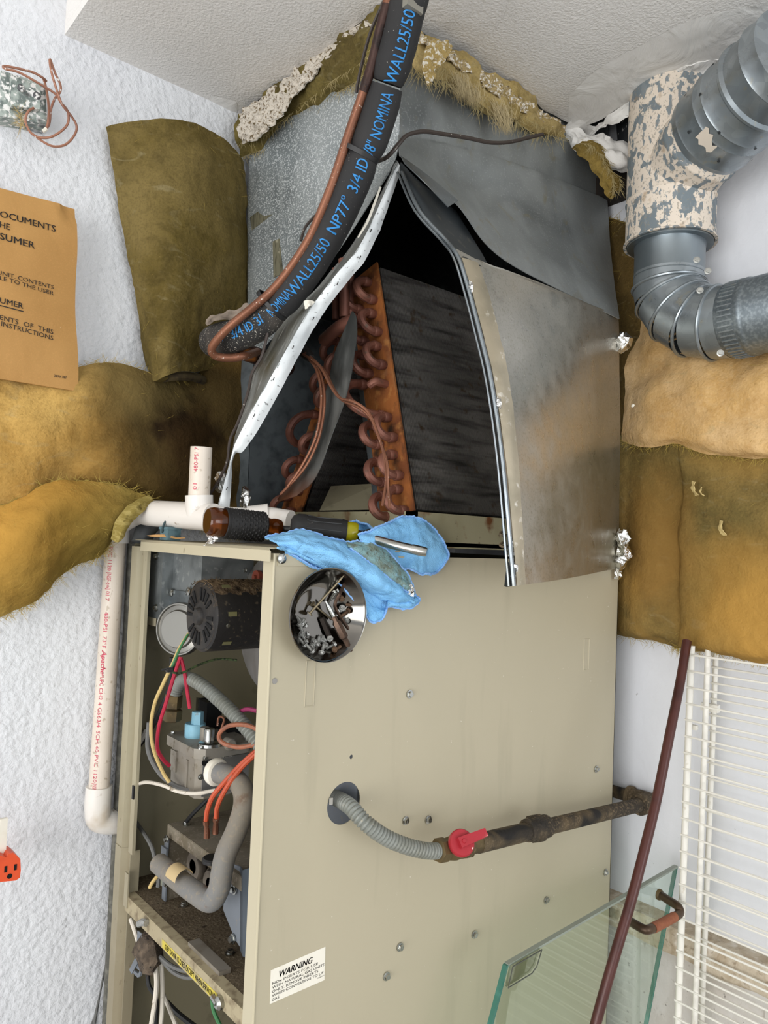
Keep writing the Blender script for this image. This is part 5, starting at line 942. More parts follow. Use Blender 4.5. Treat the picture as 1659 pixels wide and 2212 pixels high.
for pts in ([(100, 175, 1.186), (92, 168, 1.18), (70, 156, 1.178), (30, 146, 1.176), (8, 143, 1.176), (12, 149, 1.17), (40, 156, 1.168), (80, 178, 1.165), (120, 203, 1.16), (130, 220, 1.16), (146, 240, 1.16), (147, 265, 1.162), (134, 282, 1.165), (110, 296, 1.17), (85, 297, 1.175), (66, 286, 1.178), (55, 262, 1.175), (60, 242, 1.17), (73, 233, 1.17)],
            [(94, 170, 1.19), (100, 192, 1.186), (105, 230, 1.183), (103, 268, 1.185), (93, 285, 1.195)],
            [(93, 285, 1.195), (106, 268, 1.188), (110, 236, 1.183), (119, 212, 1.175), (130, 198, 1.17), (130, 182, 1.166), (119, 158, 1.162), (108, 128, 1.16), (110, 150, 1.157), (120, 186, 1.157), (134, 225, 1.158), (152, 248, 1.16), (165, 270, 1.162), (162, 290, 1.165), (142, 312, 1.168), (115, 316, 1.172), (90, 304, 1.176), (66, 286, 1.178)]):
    MB().tube([oY(y, a, b) for a, b, y in pts], .0018, 7, 5).build('copper_wire', brw, tf)
MB().tube([oY(1.19, 93, 284), oY(1.188, 101, 278)], .003, 8).build('white_wire_end', whitep, tf)
fb = MB(); fibres(fb, [oY(1.185, 38, 240), oY(1.185, 48, 258), oY(1.185, 45, 275)], 70, .02, .0002, 0, 1); fb.build('straw_fibres', M('straw', '#b7a06a', .9), tf, kind='stuff')

# ================================================================== PVC condensate drain
yp = 1.198; p_t, p_b = oY(yp, 250, 1172), oY(yp, 214, 1700); zr = oY(yp, 285, 1108).z
pv = thing('condensate_drain_pipe', (p_b.x, yp, p_b.z - .04), 'white plastic condensate drain pipe with red print standing between the left wall and furnace', 'pipe')
RP = .0160; ptop = V(p_t.x, yp, p_t.z)
MB().tube([V(p_t.x, yp, p_t.z + .01), V(p_b.x, yp, p_b.z - .01)], RP, 28).build('vertical_pipe', pvc, pv)
el = at(283, 1120, 1.20); tee = at(430, 1112, 1.09); RF = .0200
MB().tube([V(p_t.x, yp, p_t.z - .001), V(p_t.x, yp, p_t.z + .012), V(p_t.x + .002, yp - .002, p_t.z + .030), at(296, 1107, 1.185), at(330, 1109, 1.16), at(398, 1113, 1.112)], [RF * 1.03, RF * 1.03, RF * .98, RF * .98, RF, RF], 28, 6).build('top_elbow', pvcf, pv, label='stained white elbow fitting')
tv = MB().tube([at(396, 1113, 1.113), at(462, 1118, 1.072)], RF * 1.0, 28).tube([at(431, 1114, 1.09), at(430, 1070, 1.09)], RF * .99, 28); tv.build('tee_fitting', pvcf, pv, label='white tee fitting')
MB().tube([at(430, 1074, 1.09), at(435, 966, 1.09)], RP * .96, 28).build('stub_pipe', pvc, pv)
MB().tube([at(458, 1117, 1.075), at(540, 1121, 1.10)], RP, 24).tube([at(538, 1120, 1.098), at(582, 1114, 1.10)], RF * .9, 24).tube([at(580, 1116, 1.10), at(628, 1124, 1.085)], RP * .9, 24).build('run_to_coil', pvcf, pv)
MB().tube([V(p_b.x, yp, p_b.z + .0015), V(p_b.x, yp, p_b.z - .034), V(p_b.x + .008, yp + .002, p_b.z - .054), V(p_b.x + .05, yp + .004, p_b.z - .064)], [RF, RF, RF * .98, RF], 28, 6).build('bottom_elbow', pvcf, pv, label='white elbow at the foot of the pipe')
# printing down the pipe, letters turned a quarter
dn = (p_b - p_t).normalized(); vw = (-p_t).normalized(); sdv = dn.cross(vw).normalized(); vw = sdv.cross(dn).normalized(); sdv = sdv if sdv.dot(rt) > 0 else -sdv
def pfn(org, dn_, vw_, sd_, rad, ang0):
    def f(x, y): a = ang0 + y / rad; return org + dn_ * x + (vw_ * math.cos(a) + sd_ * math.sin(a)) * (rad + .0005)
    return f
sgn = -1 if sdv.dot(rt) > 0 else 1
mb = MB()
def pvc_text(mb, s, y0, y1, h, bold=.0, shear=0, ang=.62):
    a, b = oY(yp, 250 - 36 * (y0 - 1172) / 528, y0), oY(yp, 250 - 36 * (y1 - 1172) / 528, y1); wa, wb = textw(s, bold); sz = h / .7; k = (b - a).length / (wb - wa)
    o_ = V(p_t.x, yp, p_t.z) + dn * ((a - p_t).dot(dn)); f = lambda x, y: pfn(o_, dn, vw, -sdv, RP, ang)(x, -y)
    put_text(mb, s, lambda x, y: f(x - wa * k, y), sz, k / sz, bold, shear, 0, 1)
pvc_text(mb, 'PVC 1120', 1182, 1232, .0062); pvc_text(mb, '[NSF-pw]', 1236, 1272, .0066); pvc_text(mb, '01 7', 1276, 1296, .006); pvc_text(mb, '480-PSI', 1320, 1362, .0062); pvc_text(mb, '73°F', 1372, 1398, .0062); pvc_text(mb, 'CH2 4 G563/4', 1482, 1566, .0058); pvc_text(mb, 'SCH 40 PVC 1120', 1574, 1684, .0056); pvc_text(mb, '[NSF', 1686, 1699, .006)
mb.build('red_print', inkred, pv); mb = MB(); pvc_text(mb, 'Apache', 1402, 1452, .0078, .03, .25); mb.build('red_print', inkred, pv); mb = MB(); pvc_text(mb, '*UPC', 1454, 1478, .006, .01); mb.build('red_print', inkred, pv)
a, b = at(435, 966, 1.09), at(430, 1074, 1.09); d2 = (b - a).normalized(); mb = MB()
for s, t0, t1 in (('480-PSI 7', .02, .50), ('01', .74, .86)):
    wa, wb = textw(s); L_ = (b - a).length; k = L_ * (t1 - t0) / (wb - wa); o_ = a + d2 * (L_ * t1)
    vw2 = (-a).normalized(); vw2 = (vw2 - d2 * vw2.dot(d2)).normalized(); sv2 = d2.cross(vw2); sv2 = -sv2 if sv2.dot(rt) > 0 else sv2; put_text(mb, s, lambda x, y: pfn(o_, -d2, vw2, sv2, RP * .96, .25)(x, y), .0085, k / .0085, 0, 0, 0, 1)
mb.build('red_print', inkred, pv)

# ================================================================== refrigerant lines
foamp = [(898, -40, .925), (878, 20, .935), (862, 90, .95), (842, 160, .965), (824, 225, .98), (802, 295, .995), (781, 345, 1.005), (757, 405, 1.015), (722, 480, 1.03), (676, 560, 1.05), (632, 622, 1.065), (598, 662, 1.075), (560, 698, 1.085), (515, 722, 1.10), (478, 732, 1.125), (462, 738, 1.16)]
FP = catmull([at(*p) for p in foamp], 10); n_ = len(FP)
RFo = .0238
def seg_r(i, cuts):
    r = RFo
    for c in cuts: r = min(r, RFo * (.80 + .20 * min(1, abs(i - c) / 6) ** .5))
    return r
cuts = [0, 33, 58, 111]
sl_ = thing('insulated_suction_line', FP[-1] - V(0, 0, .02), 'black foam sleeved refrigerant pipe with blue print sweeping down to the duct', 'pipe')
def ftube(i0, i1, r0=1, r1=1, mat=foam, lab=None):
    P = FP[i0:i1 + 1]; rr = [seg_r(i, cuts) * (1 + .02 * noise.noise(V(i * .6, 1, 2))) for i in range(i0, i1 + 1)]
    if r0 < 1: P = [P[0] - (P[1] - P[0]) * .15] + P; rr = [rr[0] * .55] + rr
    if r1 < 1: P = P + [P[-1] + (P[-1] - P[-2]) * .15]; rr = rr + [rr[-1] * .55]
    MB().tube(P, rr, 26).build('foam_sleeve', mat, sl_, lab)
ftube(0, 33, 1, .5); ftube(34, 58, .5, .5); ftube(59, 111, .5, .5); ftube(112, 150, .5, .5, foam_d, 'speckled lower end of the foam sleeve')
# above the frame both lines go on up through the ceiling
MB().tube([FP[0], FP[0] + (FP[0] - FP[1]).normalized() * .03, FP[0] + V(.004, .0, .05), V(FP[0].x + .006, FP[0].y, ZC + .03)], RFo, 26, 4).build('foam_sleeve', foam, sl_)
# the pipe turns into the duct
MB().tube([FP[-1], FP[-1] + V(.03, -.005, -.004), V(.69, 1.07, FP[-1].z - .01)], .014, 14, 4).build('suction_pipe', copper_k, sl_)
mb = MB(); e0 = at(470, 695, 1.10); MB().grid(loft([[at(445, 700, 1.10), at(465, 690, 1.09), at(490, 684, 1.085), at(520, 676, 1.08), (at(540, 662, 1.08))], [at(448, 690, 1.11), at(468, 676, 1.105), at(492, 672, 1.10), at(515, 668, 1.095), at(535, 655, 1.09)]], 5, 4, .003, 100), thick=.004).build('torn_wrap', M('dusty_grey_wrap', '#8a7d70', .9, 0, [('noise', 60, .45, .7, '#5e544b')], [('noise', 90, .6, .004)]), sl_)
# blue print along the sleeve, reading upwards
cum = [0]
for a, b in zip(FP, FP[1:]): cum.append(cum[-1] + (b - a).length)
def foam_at(t):
    t = max(0, min(cum[-1] - 1e-6, t)); i = max(k for k in range(len(cum)) if cum[k] <= t); i = min(i, n_ - 2); f = (t - cum[i]) / (cum[i + 1] - cum[i])
    return FP[i].lerp(FP[i + 1], f), (FP[i + 1] - FP[i]).normalized(), seg_r(i + f, cuts)
def foam_len(y):   # arc length at a pixel row
    best = min(range(n_), key=lambda i: abs(IH / 2 - FPX * FP[i].dot(up) / FP[i].dot(fw) - y)); return cum[best]
def foam_text(s, y0, y1, h, ang, bold=.010, shear=0):
    t0, t1 = foam_len(y0), foam_len(y1); wa, wb = textw(s, bold); sz = h / .7; k = (t0 - t1) / (wb - wa)
    def f(x, y):
        p, tg, r = foam_at(t0 - (x - wa * k)); vw_ = -p.normalized(); vw_ = (vw_ - tg * vw_.dot(tg)).normalized(); sdd = tg.cross(vw_)
        if sdd.dot(rt) < 0: sdd = -sdd
        a = ang - y / r; return p + (vw_ * math.cos(a) + sdd * math.sin(a)) * (r * 1.025 + .0006)
    put_text(mb, s, f, sz, k / sz, bold, shear, 0, 2)
mb = MB()
foam_text('WALL25/50', 178, 28, .0150, .5); foam_text('/8" NOMINA', 330, 202, .0150, .5); foam_text('3/4 ID', 415, 346, .0150, .45); foam_text('NP77°', 494, 428, .0150, .4); foam_text('WALL25/50', 628, 512, .0150, .38); foam_text('NOMINA', 672, 628, .0135, .25, .01); foam_text('7° 3/4 ID 3/', 726, 684, .013, .1, .02)
mb.build('blue_print', inkblue, sl_)
def ziptie(i, parent, wd=.006, scale=1.0):
    p, tg = FP[i], (FP[i + 1] - FP[i - 1]).normalized(); x, y, a = frame(tg); r = RFo * scale
    mb = MB(); nn = 30; vs = []
    lx = -rt; lx = (lx - tg * lx.dot(tg)).normalized()
    for j in range(nn):
        t = 2 * PI * j / nn; dv = x * math.cos(t) + y * math.sin(t); k = max(0, dv.dot(lx)) ** 3
        rr = r * (.86 + .50 * k)
        for h, dr in ((-wd / 2, 0), (-wd / 2, .0012), (wd / 2, .0012), (wd / 2, 0)): vs.append(p + dv * (rr + dr) + tg * h)
    fs = [(4 * j + k, 4 * j + (k + 1) % 4, 4 * ((j + 1) % nn) + (k + 1) % 4, 4 * ((j + 1) % nn) + k) for j in range(nn) for k in range(4)]
    mb.add(vs, fs); return mb.build('zip_tie', blackp, parent)
ziptie(58, sl_); ziptie(111, sl_)
MB().box(at(880, 8, .905), at(905, -14, .93)).build('tie_head', M('grey_clip', '#8d8a80', .5, .3), sl_)
lq = [(846, -40, .925), (836, 10, .93), (822, 62, .94), (806, 130, .955), (788, 190, .965), (764, 258, .98), (744, 318, .99), (722, 385, 1.0), (697, 450, 1.01), (668, 515, 1.025), (628, 578, 1.04), (588, 627, 1.05), (545, 665, 1.055), (500, 702, 1.06), (470, 733, 1.07), (457, 755, 1.08), (468, 770, 1.09), (500, 773, 1.10), (532, 768, 1.11), (556, 760, 1.18)]
LP = catmull([at(*p) for p in lq], 8)
ll = thing('liquid_line', LP[-1] - V(0, 0, .02), 'bare copper refrigerant pipe tied along the left of the black foam sleeve', 'pipe')
MB().tube([LP[0] + V(.006, 0, ZC + .03 - LP[0].z), LP[0] + V(.003, 0, .04)] + LP[:9], .0062, 14).build('upper_tube', copper_b, ll); MB().tube(LP[8:34], .0066, 14).build('blackened_tube', copper_k, ll, label='heat blackened length of the pipe'); MB().tube(LP[33:], .0060, 14).build('lower_tube', copper_b, ll)
MB().tube(catmull([at(*p) for p in [(862, -75, .945), (835, -10, .955), (806, 55, .97), (790, 105, .985), (776, 165, .995), (770, 200, 1.0)]], 6), .0022, 8).build('thin_cable', cable_b, ll)
# control cables
for pts, lab in (([(770, 405, 1.09), (798, 358, 1.07), (835, 340, 1.025), (862, 310, 1.02), (880, 292, 1.03), (915, 284, 1.05), (960, 290, 1.08), (1010, 298, 1.115), (1060, 308, 1.15), (1100, 307, 1.19), (1140, 298, 1.225), (1172, 290, 1.25)], 'thin dark cable crossing the front of the duct into the ceiling strip'),
                 ([(705, 420, 1.10), (690, 455, 1.12), (660, 490, 1.14), (650, 520, 1.14)], 'short thin cable showing behind the copper pipe'),
                 ([(578, 720, 1.07), (565, 770, 1.07), (545, 805, 1.07), (535, 850, 1.08), (515, 910, 1.09), (497, 950, 1.10), (490, 1000, 1.10), (468, 1045, 1.11), (448, 1075, 1.115)], 'thin dark cable hanging down beside the left duct flap')):
    MB().tube([at(*p) for p in pts], .0029 if 'crossing' in lab else .0022, 8, 6).build('control_cable', cable_b, None, lab, 'cable')
# ================================================================== flue
TX, TY, TR = 1.166, .652, .0722
zb, zt_ = oX(TX, 1455, 522).z, oX(TX, 1455, 205).z + .03
tee_ = thing('flue_tee', (TX, TY, zb), 'tee shaped flue vent with peeling cream paint coming out of the ceiling hole', 'flue')
MB().lathe([(TR, zt_ - zb), (TR, zt_ - zb - .016), (TR + .0015, zt_ - zb - .018), (TR, zt_ - zb - .020), (TR, .072), (TR + .0016, .068), (TR, .064), (TR, .0), (TR + .003, -.002), (TR + .003, -.004), (TR - .002, -.004), (TR - .002, .02)], V(TX, TY, zb), (0, 0, 1), 48).build('vent_body', flue_p, tee_)
b0, b1, b2, b3 = V(TX, TY, oX(TX, 1455, 395).z), at(1519, 303, 1.205), at(1548, 277, 1.18), at(1720, 112, 1.03)
bd = (b2 - b0).normalized(); L1 = (b1 - b0).length; L2 = (b2 - b0).length
MB().lathe([(.066, 0), (.066, L1 - .018), (.0685, L1 - .014), (.0685, L1 - .009), (.067, L1 - .006), (.067, L2 + .02)], b0, bd, 48).build('branch_collar', flue_p, tee_)
bp_ = thing('flue_branch_pipe', b2, 'shiny galvanised adjustable flue pipe rising to the upper right from the painted tee', 'flue')
Lb = (b3 - b2).length; bd2 = (b3 - b2).normalized(); k = L2 + .0
MB().lathe([(.0670, -.014), (.0715, -.014), (.0720, -.006), (.0735, -.002), (.0720, .002), (.0718, .034), (.0735, .037), (.0718, .040), (.0712, .052), (.0735, .055), (.0712, .058), (.0700, .086), (.0735, .090), (.0735, .094), (.0690, .098), (.0690, .128), (.0720, .132), (.0690, .137), (.0690, Lb)], b2, bd2, 56).build('pipe_section', flue_g, bp_)
xx, yy, _ = frame(bd2); mb = MB()
for k in range(14):
    a = k * .449; h = .055 if k % 2 else .016; q = b2 + bd2 * h + (xx * math.cos(a) + yy * math.sin(a)) * .0718; mb.lathe([(.0026, .0018), (.0001, .0022)], q, xx * math.cos(a) + yy * math.sin(a), 8)
mb.build('crimp_dimple', M('dimple_dark', '#3c3f42', .5, .4), bp_, kind='stuff')
best = max(range(64), key=lambda i: (xx * math.cos(i * PI / 32) + yy * math.sin(i * PI / 32)).dot((-b2).normalized() + V(0, 0, -.35)))
a0 = best * PI / 32; rows = []
for i in range(7):
    row = []
    for j in range(5):
        a = a0 - .35 + .075 * i + .015 * math.sin(j * 3); h = .021 + .006 * j * (1 if i < 4 else .6) + .003 * math.sin(i * 2.2); row.append(b2 + bd2 * h + (xx * math.cos(a) + yy * math.sin(a)) * .0736)
    rows.append(row)
MB().grid(rows, thick=.0004).build('paint_remnant', M('cream_paint_remnant', '#d9cdbd', .7), bp_, label='flaking patch of cream paint')
vc = thing('vent_connector', (TX, TY, zb - .12), 'galvanised vent connector with reducer collar, elbow and sideways pipe below the tee', 'flue')
MB().lathe([(TR - .003, -.001), (TR - .003, .004), (.060, .006), (.0595, .0)], V(TX, TY, zb - .006), (0, 0, 1), 48).lathe([(.058, .0), (.0565, -.012), (.0565, -.052), (.0575, -.056)], V(TX, TY, zb - .004), (0, 0, 1), 48).build('reducer_collar', M('smooth_new_zinc', '#8f989d', .34, .85, [('soft', 10, .42, .7, '#7a8388')]), vc)
ec = [V(TX, TY, zb - .054), V(TX, TY, zb - .075)]
zc_ = oX(TX, 1600, 686).z; RR = .0575
ec += [V(TX, TY - .004, zb - .095), V(TX, TY - .022, zc_ + .030), V(TX, TY - .050, zc_ + .008), V(TX, TY - .082, zc_ - .001), V(TX, TY - .11, zc_ - .003)]
# gored elbow: straight segments with raised beads between
def gore(P, r, mat, name, parent):
    mb = MB(); 
    for i in range(len(P) - 1):
        mb.tube([P[i], P[i + 1]], r * (1 if i % 2 else .992), 44, caps=False)
    for i in range(1, len(P) - 1):
        t = (P[i + 1] - P[i - 1]).normalized(); x, y, a = frame(t); ring = [P[i] + (x * math.cos(k * PI / 24) + y * math.sin(k * PI / 24)) * (r * 1.01) for k in range(49)]; mb.tube(ring, .0030, 8, caps=False)
    return mb.build(name, mat, parent, label='beaded adjustable elbow')
gore(catmull(ec, 1) if False else ec, RR, flue_g, 'elbow', vc)
hp0 = ec[-1]; hd = V(-.035, -1, .012).normalized(); mb = MB().lathe([(RR * .99, -.004), (RR * 1.03, .0), (RR * 1.03, .030), (RR * 1.05, .033), (RR * 1.03, .037), (RR * 1.02, .04), (RR * 1.02, .5)], hp0, hd, 56); mb.build('connector_pipe', M('matte_galvanised_pipe', '#7c858b', .42, .8, [('noise', 200, .45, .65, '#98a1a6'), ('soft', 8, .5, .75, '#656e74')], [('noise', 160, .2, .001)]), vc)
x, y, a = frame(hd); mb = MB()
for k in range(48):
    t = 2 * PI * k / 48; d = x * math.cos(t) + y * math.sin(t); mb.hexa([hp0 + d * RR * 1.028 - a.cross(d) * .0010 + a * .004, hp0 + d * RR * 1.028 + a.cross(d) * .0010 + a * .004, hp0 + d * RR * 1.028 + a.cross(d) * .0010 + a * .026, hp0 + d * RR * 1.028 - a.cross(d) * .0010 + a * .026], d * .0012)
mb.build('crimped_end', flue_g, vc, kind='stuff')
for (x_, y_) in [(1390, 582), (1505, 562), (1529, 586), (1512, 700), (1512, 628), (1556, 763)]:
    p = at(x_, y_, 1.20); d = V(-.75, -.65, 0); 
    q = oX(TX - RR * .75, x_, y_); place(scr, q, (-1, -.6, 0), vc, .3, 1.4)
MB().tube([V(1.225, .735, ZC - .035), V(1.225, .745, ZC + .05)], .05, 24).build('black_duct_stub', M('black_rubber_duct', '#1d2024', .5, 0, [('noise', 90, .62, .68, '#8a8a88')]), None, 'black round duct end seen in the dark ceiling hole beside the flue tee', 'duct')

# ================================================================== gas supply
gp = lambda Y, x, y: oY(Y, x, y)
G0, G1 = gp(.690, 1032, 1822), gp(.712, 1392, 1736)
gd = (G1 - G0).normalized()
gs = thing('gas_supply_pipe', G1 - V(0, 0, .02), 'dusty black iron gas pipe running along the furnace side into the right wall', 'pipe')
MB().tube([G0, G0.lerp(G1, .33)], .0128, 22).tube([G0.lerp(G1, .35), G1], .0116, 22).build('iron_pipe', iron, gs)
u_ = gp(.696, 1160, 1789)
MB().lathe([(.0135, -.026), (.0160, -.024), (.0160, -.012), (.0175, -.010)], u_, gd, 24).lathe([(.0185, -.010), (.0200, -.008), (.0200, .004), (.0185, .006)], u_, gd, 8).lathe([(.0155, .006), (.0165, .010), (.0165, .022), (.0135, .026)], u_, gd, 24).build('pipe_union', iron, gs)
MB().lathe([(.0165, -.012), (.0180, -.010), (.0180, .0), (.0150, .001)], G1 - gd * .008, gd, 22).tube([G1 - gd * .006, G1 + gd * .010, G1 + gd * .018 + V(.002, .006, 0), G1 + gd * .018 + V(.001, .040, .0)], [.0165, .0175, .0165, .0155], 22, 5).lathe([(.0185, 0), (.0185, .008), (.016, .010)], G1 + gd * .018 + V(.001, .034, 0), (0, 1, 0), 20).build('wall_elbow', iron, gs)
MB().tube([G1 + gd * .018 + V(0, .04, 0), G1 + gd * .018 + V(0, .12, 0), V(XW, G1.y + .13, G1.z)], .011, 14).build('wall_nipple', iron, gs)
vl = thing('gas_shutoff_valve', gp(.69, 985, 1830) - V(0, 0, .02), 'brass gas shutoff valve with a red lever handle, between flexible hose and iron pipe', 'valve')
v0 = gp(.688, 944, 1838)
vd = (G0 - v0).normalized(); Lv = (G0 - v0).length
MB().lathe([(.0115, .0), (.0150, .001), (.0150, .016), (.0120, .018)], v0, vd, 6).lathe([(.0110, .018), (.0140, .022), (.0155, .032), (.0140, .044), (.0120, .048)], v0, vd, 24).lathe([(.0140, .046), (.0160, .048), (.0160, .060), (.0128, .062), (.0128, Lv + .004)], v0, vd, 8).build('valve_body', brass, vl)
pv0 = v0 + vd * .034; vn = V(-.35, -.75, .55).normalized()
MB().tube([pv0, pv0 + vn * .026], .006, 12).build('valve_stem', brass, vl)
hb = pv0 + vn * .024; hx = (vd + V(0, 0, .12)).normalized(); hx = (hx - vn * hx.dot(vn)).normalized(); hy = vn.cross(hx)
MB().lathe([(.0001, -.003), (.0155, -.003), (.0170, -.001), (.0170, .004), (.0155, .006), (.0001, .006)], hb, vn, 28).hexa([hb + hy * .0065 - hx * .006, hb + hx * .034 + hy * .005, hb + hx * .034 - hy * .005, hb - hy * .0065 - hx * .006], vn * .013).lathe([(.003, .013), (.0025, .0145), (.0001, .0145)], hb, vn, 12).build('lever_handle', redp, vl, label='red lever handle')
fc = [gp(.80, 722, 1722), gp(.765, 738, 1730), gp(.735, 758, 1744), gp(.712, 790, 1778), gp(.700, 835, 1810), gp(.692, 885, 1830), gp(.688, 925, 1838), v0]
fx_ = corrug(fc, .0102, .0048, greyflex, 'flexible_gas_hose', None, 'grey corrugated gas hose curving out of the round hole in the furnace side', 'hose', 20)
tagp = gp(.742, 722, 1731); MB().box(tagp + V(-.003, .004, -.005), tagp + V(.001, .006, .003)).build('hose_tag', M('grey_printed_tag', '#a5a29a', .6), fx_)

# ================================================================== steel bowl stuck on the furnace side, with its hardware
BC = V(.5362, 0, -.0895); RB = .0548
def bowl_y(r): return .7465 - .0265 * max(0, (r - .030) / (RB - .030)) ** 1.7
inner = [(.0001, 0)] + [(r, .7465 - bowl_y(r)) for r in [.010, .020, .030, .034, .038, .042, .046, .050, .053, RB]]
outer = [(RB + .0012, inner[-1][1] + .0004), (RB + .0014, inner[-1][1] - .0012), (RB, inner[-1][1] - .002), (.050, inner[-3][1] - .0035), (.042, inner[-5][1] - .003), (.034, -.0015), (.0001, -.0015)]
bowl = thing('steel_bowl', (BC.x, .745, BC.z - RB), 'round polished steel magnetic bowl stuck upright on the furnace side, holding screws', 'bowl')
MB().lathe(inner + outer, V(BC.x, .7465, BC.z), (0, -1, 0), 72).build('bowl_shell', steel, bowl, ang=60)
MB().lathe([(.0001, .0), (.030, .0), (.031, .0005), (.031, .0030)], V(BC.x, .7500, BC.z), (0, -1, 0), 40).build('magnet_base', blackp, bowl)
def hw(name, build, mat, label, cat, group=None): return build.build(name, mat, None, label, cat, group)
def on_bowl(x, y, lift=.003):
    Y = .744
    for _ in range(8): p = oY(Y, x, y); Y = bowl_y(((p.x - BC.x) ** 2 + (p.z - BC.z) ** 2) ** .5) - lift
    return oY(Y, x, y)
def mkscrew(L=.012, rh=.0046, rs=.0021, mat=zinc, name='sheet_metal_screw'):
    mb = MB().lathe([(.0001, 0), (rh * .66, 0), (rh * .70, -.0006), (rh * .70, -.0026)], (0, 0, 0), (0, 0, 1), 6).lathe([(rh, -.0026), (rh, -.0035), (rs, -.0036)], (0, 0, 0), (0, 0, 1), 16)
    pr = []; n = int(L / .0013)
    for k in range(n): pr += [(rs * .72, -.0036 - L * k / n), (rs * 1.12, -.0036 - L * (k + .45) / n), (rs * .74, -.0036 - L * (k + .9) / n)]
    pr += [(.0001, -.0036 - L * 1.08)]; mb.lathe(pr, (0, 0, 0), (0, 0, 1), 10); return mb.build(name, mat, None, local=True)
pz, pr_ = mkscrew(), mkscrew(.014, .0046, .0022, zincrust); ps_ = mkscrew(.015, .0036, .0017, chrome); protos += [pz, pr_, ps_]
def put(proto, x, y, lift, dirpx, tilt, label, group=None, cat='screw'):
    """head centre at pixel x, y; shank points towards pixel offset dirpx and away from the eye by tilt"""
    c = proto.copy(); C.objects.link(c); c.scale = (.86, .86, .86); p = on_bowl(x, y, lift); q = oY(p.y, x + dirpx[0], y + dirpx[1])
    d = (q - p).normalized() + V(0, tilt, 0); d.normalize(); c.location = p + OFF
    c.rotation_euler = (-d).to_track_quat('Z', 'Y').to_euler(); tag(c, label, cat, group); return c
G_ = 'zinc hex head screws in the steel bowl'
GL = 'grey zinc hex head screw in the pile at the bottom left of the bowl'
for x, y, l, d, t in [(663, 1353, .006, (-9, -8), .3), (667, 1369, .006, (-10, 3), .3), (665, 1384, .007, (-6, 6), .8), (661, 1396, .006, (-6, -9), .3), (674, 1386, .006, (9, -2), .2), (687, 1381, .008, (10, 3), .3), (685, 1396, .009, (4, -8), .4), (703, 1390, .009, (3, 10), .6), (713, 1377, .010, (6, 9), .9), (726, 1390, .010, (-9, 7), .4), (677, 1409, .008, (-7, -9), .2), (694, 1413, .009, (5, -10), .3), (693, 1376, .006, (9, 5), .3), (652, 1338, .005, (8, 8), .2), (647, 1345, .005, (5, 12), .2), (655, 1350, .005, (-6, -10), .2), (650, 1366, .005, (6, 8), .3), (672, 1398, .006, (8, -6), .3)]:
    put(pz, x, y, l, d, t, GL, G_)
put(pr_, 720, 1404, .008, (10, -3), .3, 'brown rusted screw lying at the bottom of the bowl below the zinc screws'); put(pr_, 770, 1308, .008, (-12, -1), .1, 'screw with orange rusty thread pointing left near the right side of the bowl')
put(pr_, 738, 1297, .009, (6, -9), .9, 'zinc headed screw with an orange thread, upper of the two heads facing out'); put(pz, 740, 1311, .009, (3, 5), 1.2, 'zinc screw head facing out just below the rusty screw head')
put(pz, 747, 1343, .008, (8, -6), .5, 'zinc screw lying low in the bright reflection at the right of the bowl'); put(ps_, 731, 1274, .007, (-8, 12), .1, 'long shiny screw beside the nail, upper right of the bowl'); put(ps_, 724, 1276, .006, (-6, 12), .1, 'shiny screw tucked behind the long shiny screw beside the nail')
put(pr_, 755, 1317, .007, (-10, 9), .1, 'grey threaded screw slanting down below the rusty thread'); put(pz, 758, 1380, .007, (-7, -9), .3, 'dark zinc screw beside the flat end of the driver bit')
a, b = on_bowl(669, 1325, .006), oY(.722, 744, 1242); hw('long_nail', MB().lathe([(.0001, -.001), (.0042, -.001), (.0042, .0004), (.0016, .0012), (.0014, (b - a).length - .006), (.0001, (b - a).length)], a, b - a, 12), nailm, 'long thin bronze coloured nail leaning across the upper bowl', 'nail')
a, b = on_bowl(676, 1305, .004), on_bowl(716, 1338, .004); hw('short_nail', MB().lathe([(.0001, -.0015), (.0035, -.001), (.0035, .0002), (.0013, .001), (.0013, (b - a).length)], a, b - a, 12), nailm, 'shorter nail crossing under the long nail in the bowl', 'nail')
a, b = on_bowl(703, 1297, .010), on_bowl(758, 1407, .012); d = b - a; Ld = d.length; cb_ = thing('driver_bit', b, 'brown double ended driver bit lying diagonally in the bowl', 'driver bit')
MB().lathe([(.0001, 0), (.0010, .0006), (.0032, .010), (.0034, .022)], a, d, 12).build('cross_tip', chrome, cb_, label='bright cross shaped tip'); MB().lathe([(.0034, .020), (.0034, .028), (.0056, .031), (.0056, Ld * .72), (.0036, Ld * .75), (.0034, Ld * .9), (.0030, Ld)], a, d, 6).build('hex_body', oxide, cb_)
hw('hex_key', MB().tube([on_bowl(744, 1262, .010), on_bowl(733, 1284, .009), on_bowl(724, 1303, .008), on_bowl(726, 1317, .008), on_bowl(742, 1343, .007), on_bowl(757, 1366, .007)], .0022, 6, 5), oxide, 'bent dark hex key lying beside the driver bit in the bowl', 'hex key')
hw('square_bar', MB().tube([on_bowl(695, 1335, .003), on_bowl(712, 1377, .003)], .0035, 4), M('dark_oxide_bar', '#3d3631', .5, .5), 'dark flat bit lying under the driver bit in the bowl', 'driver bit')

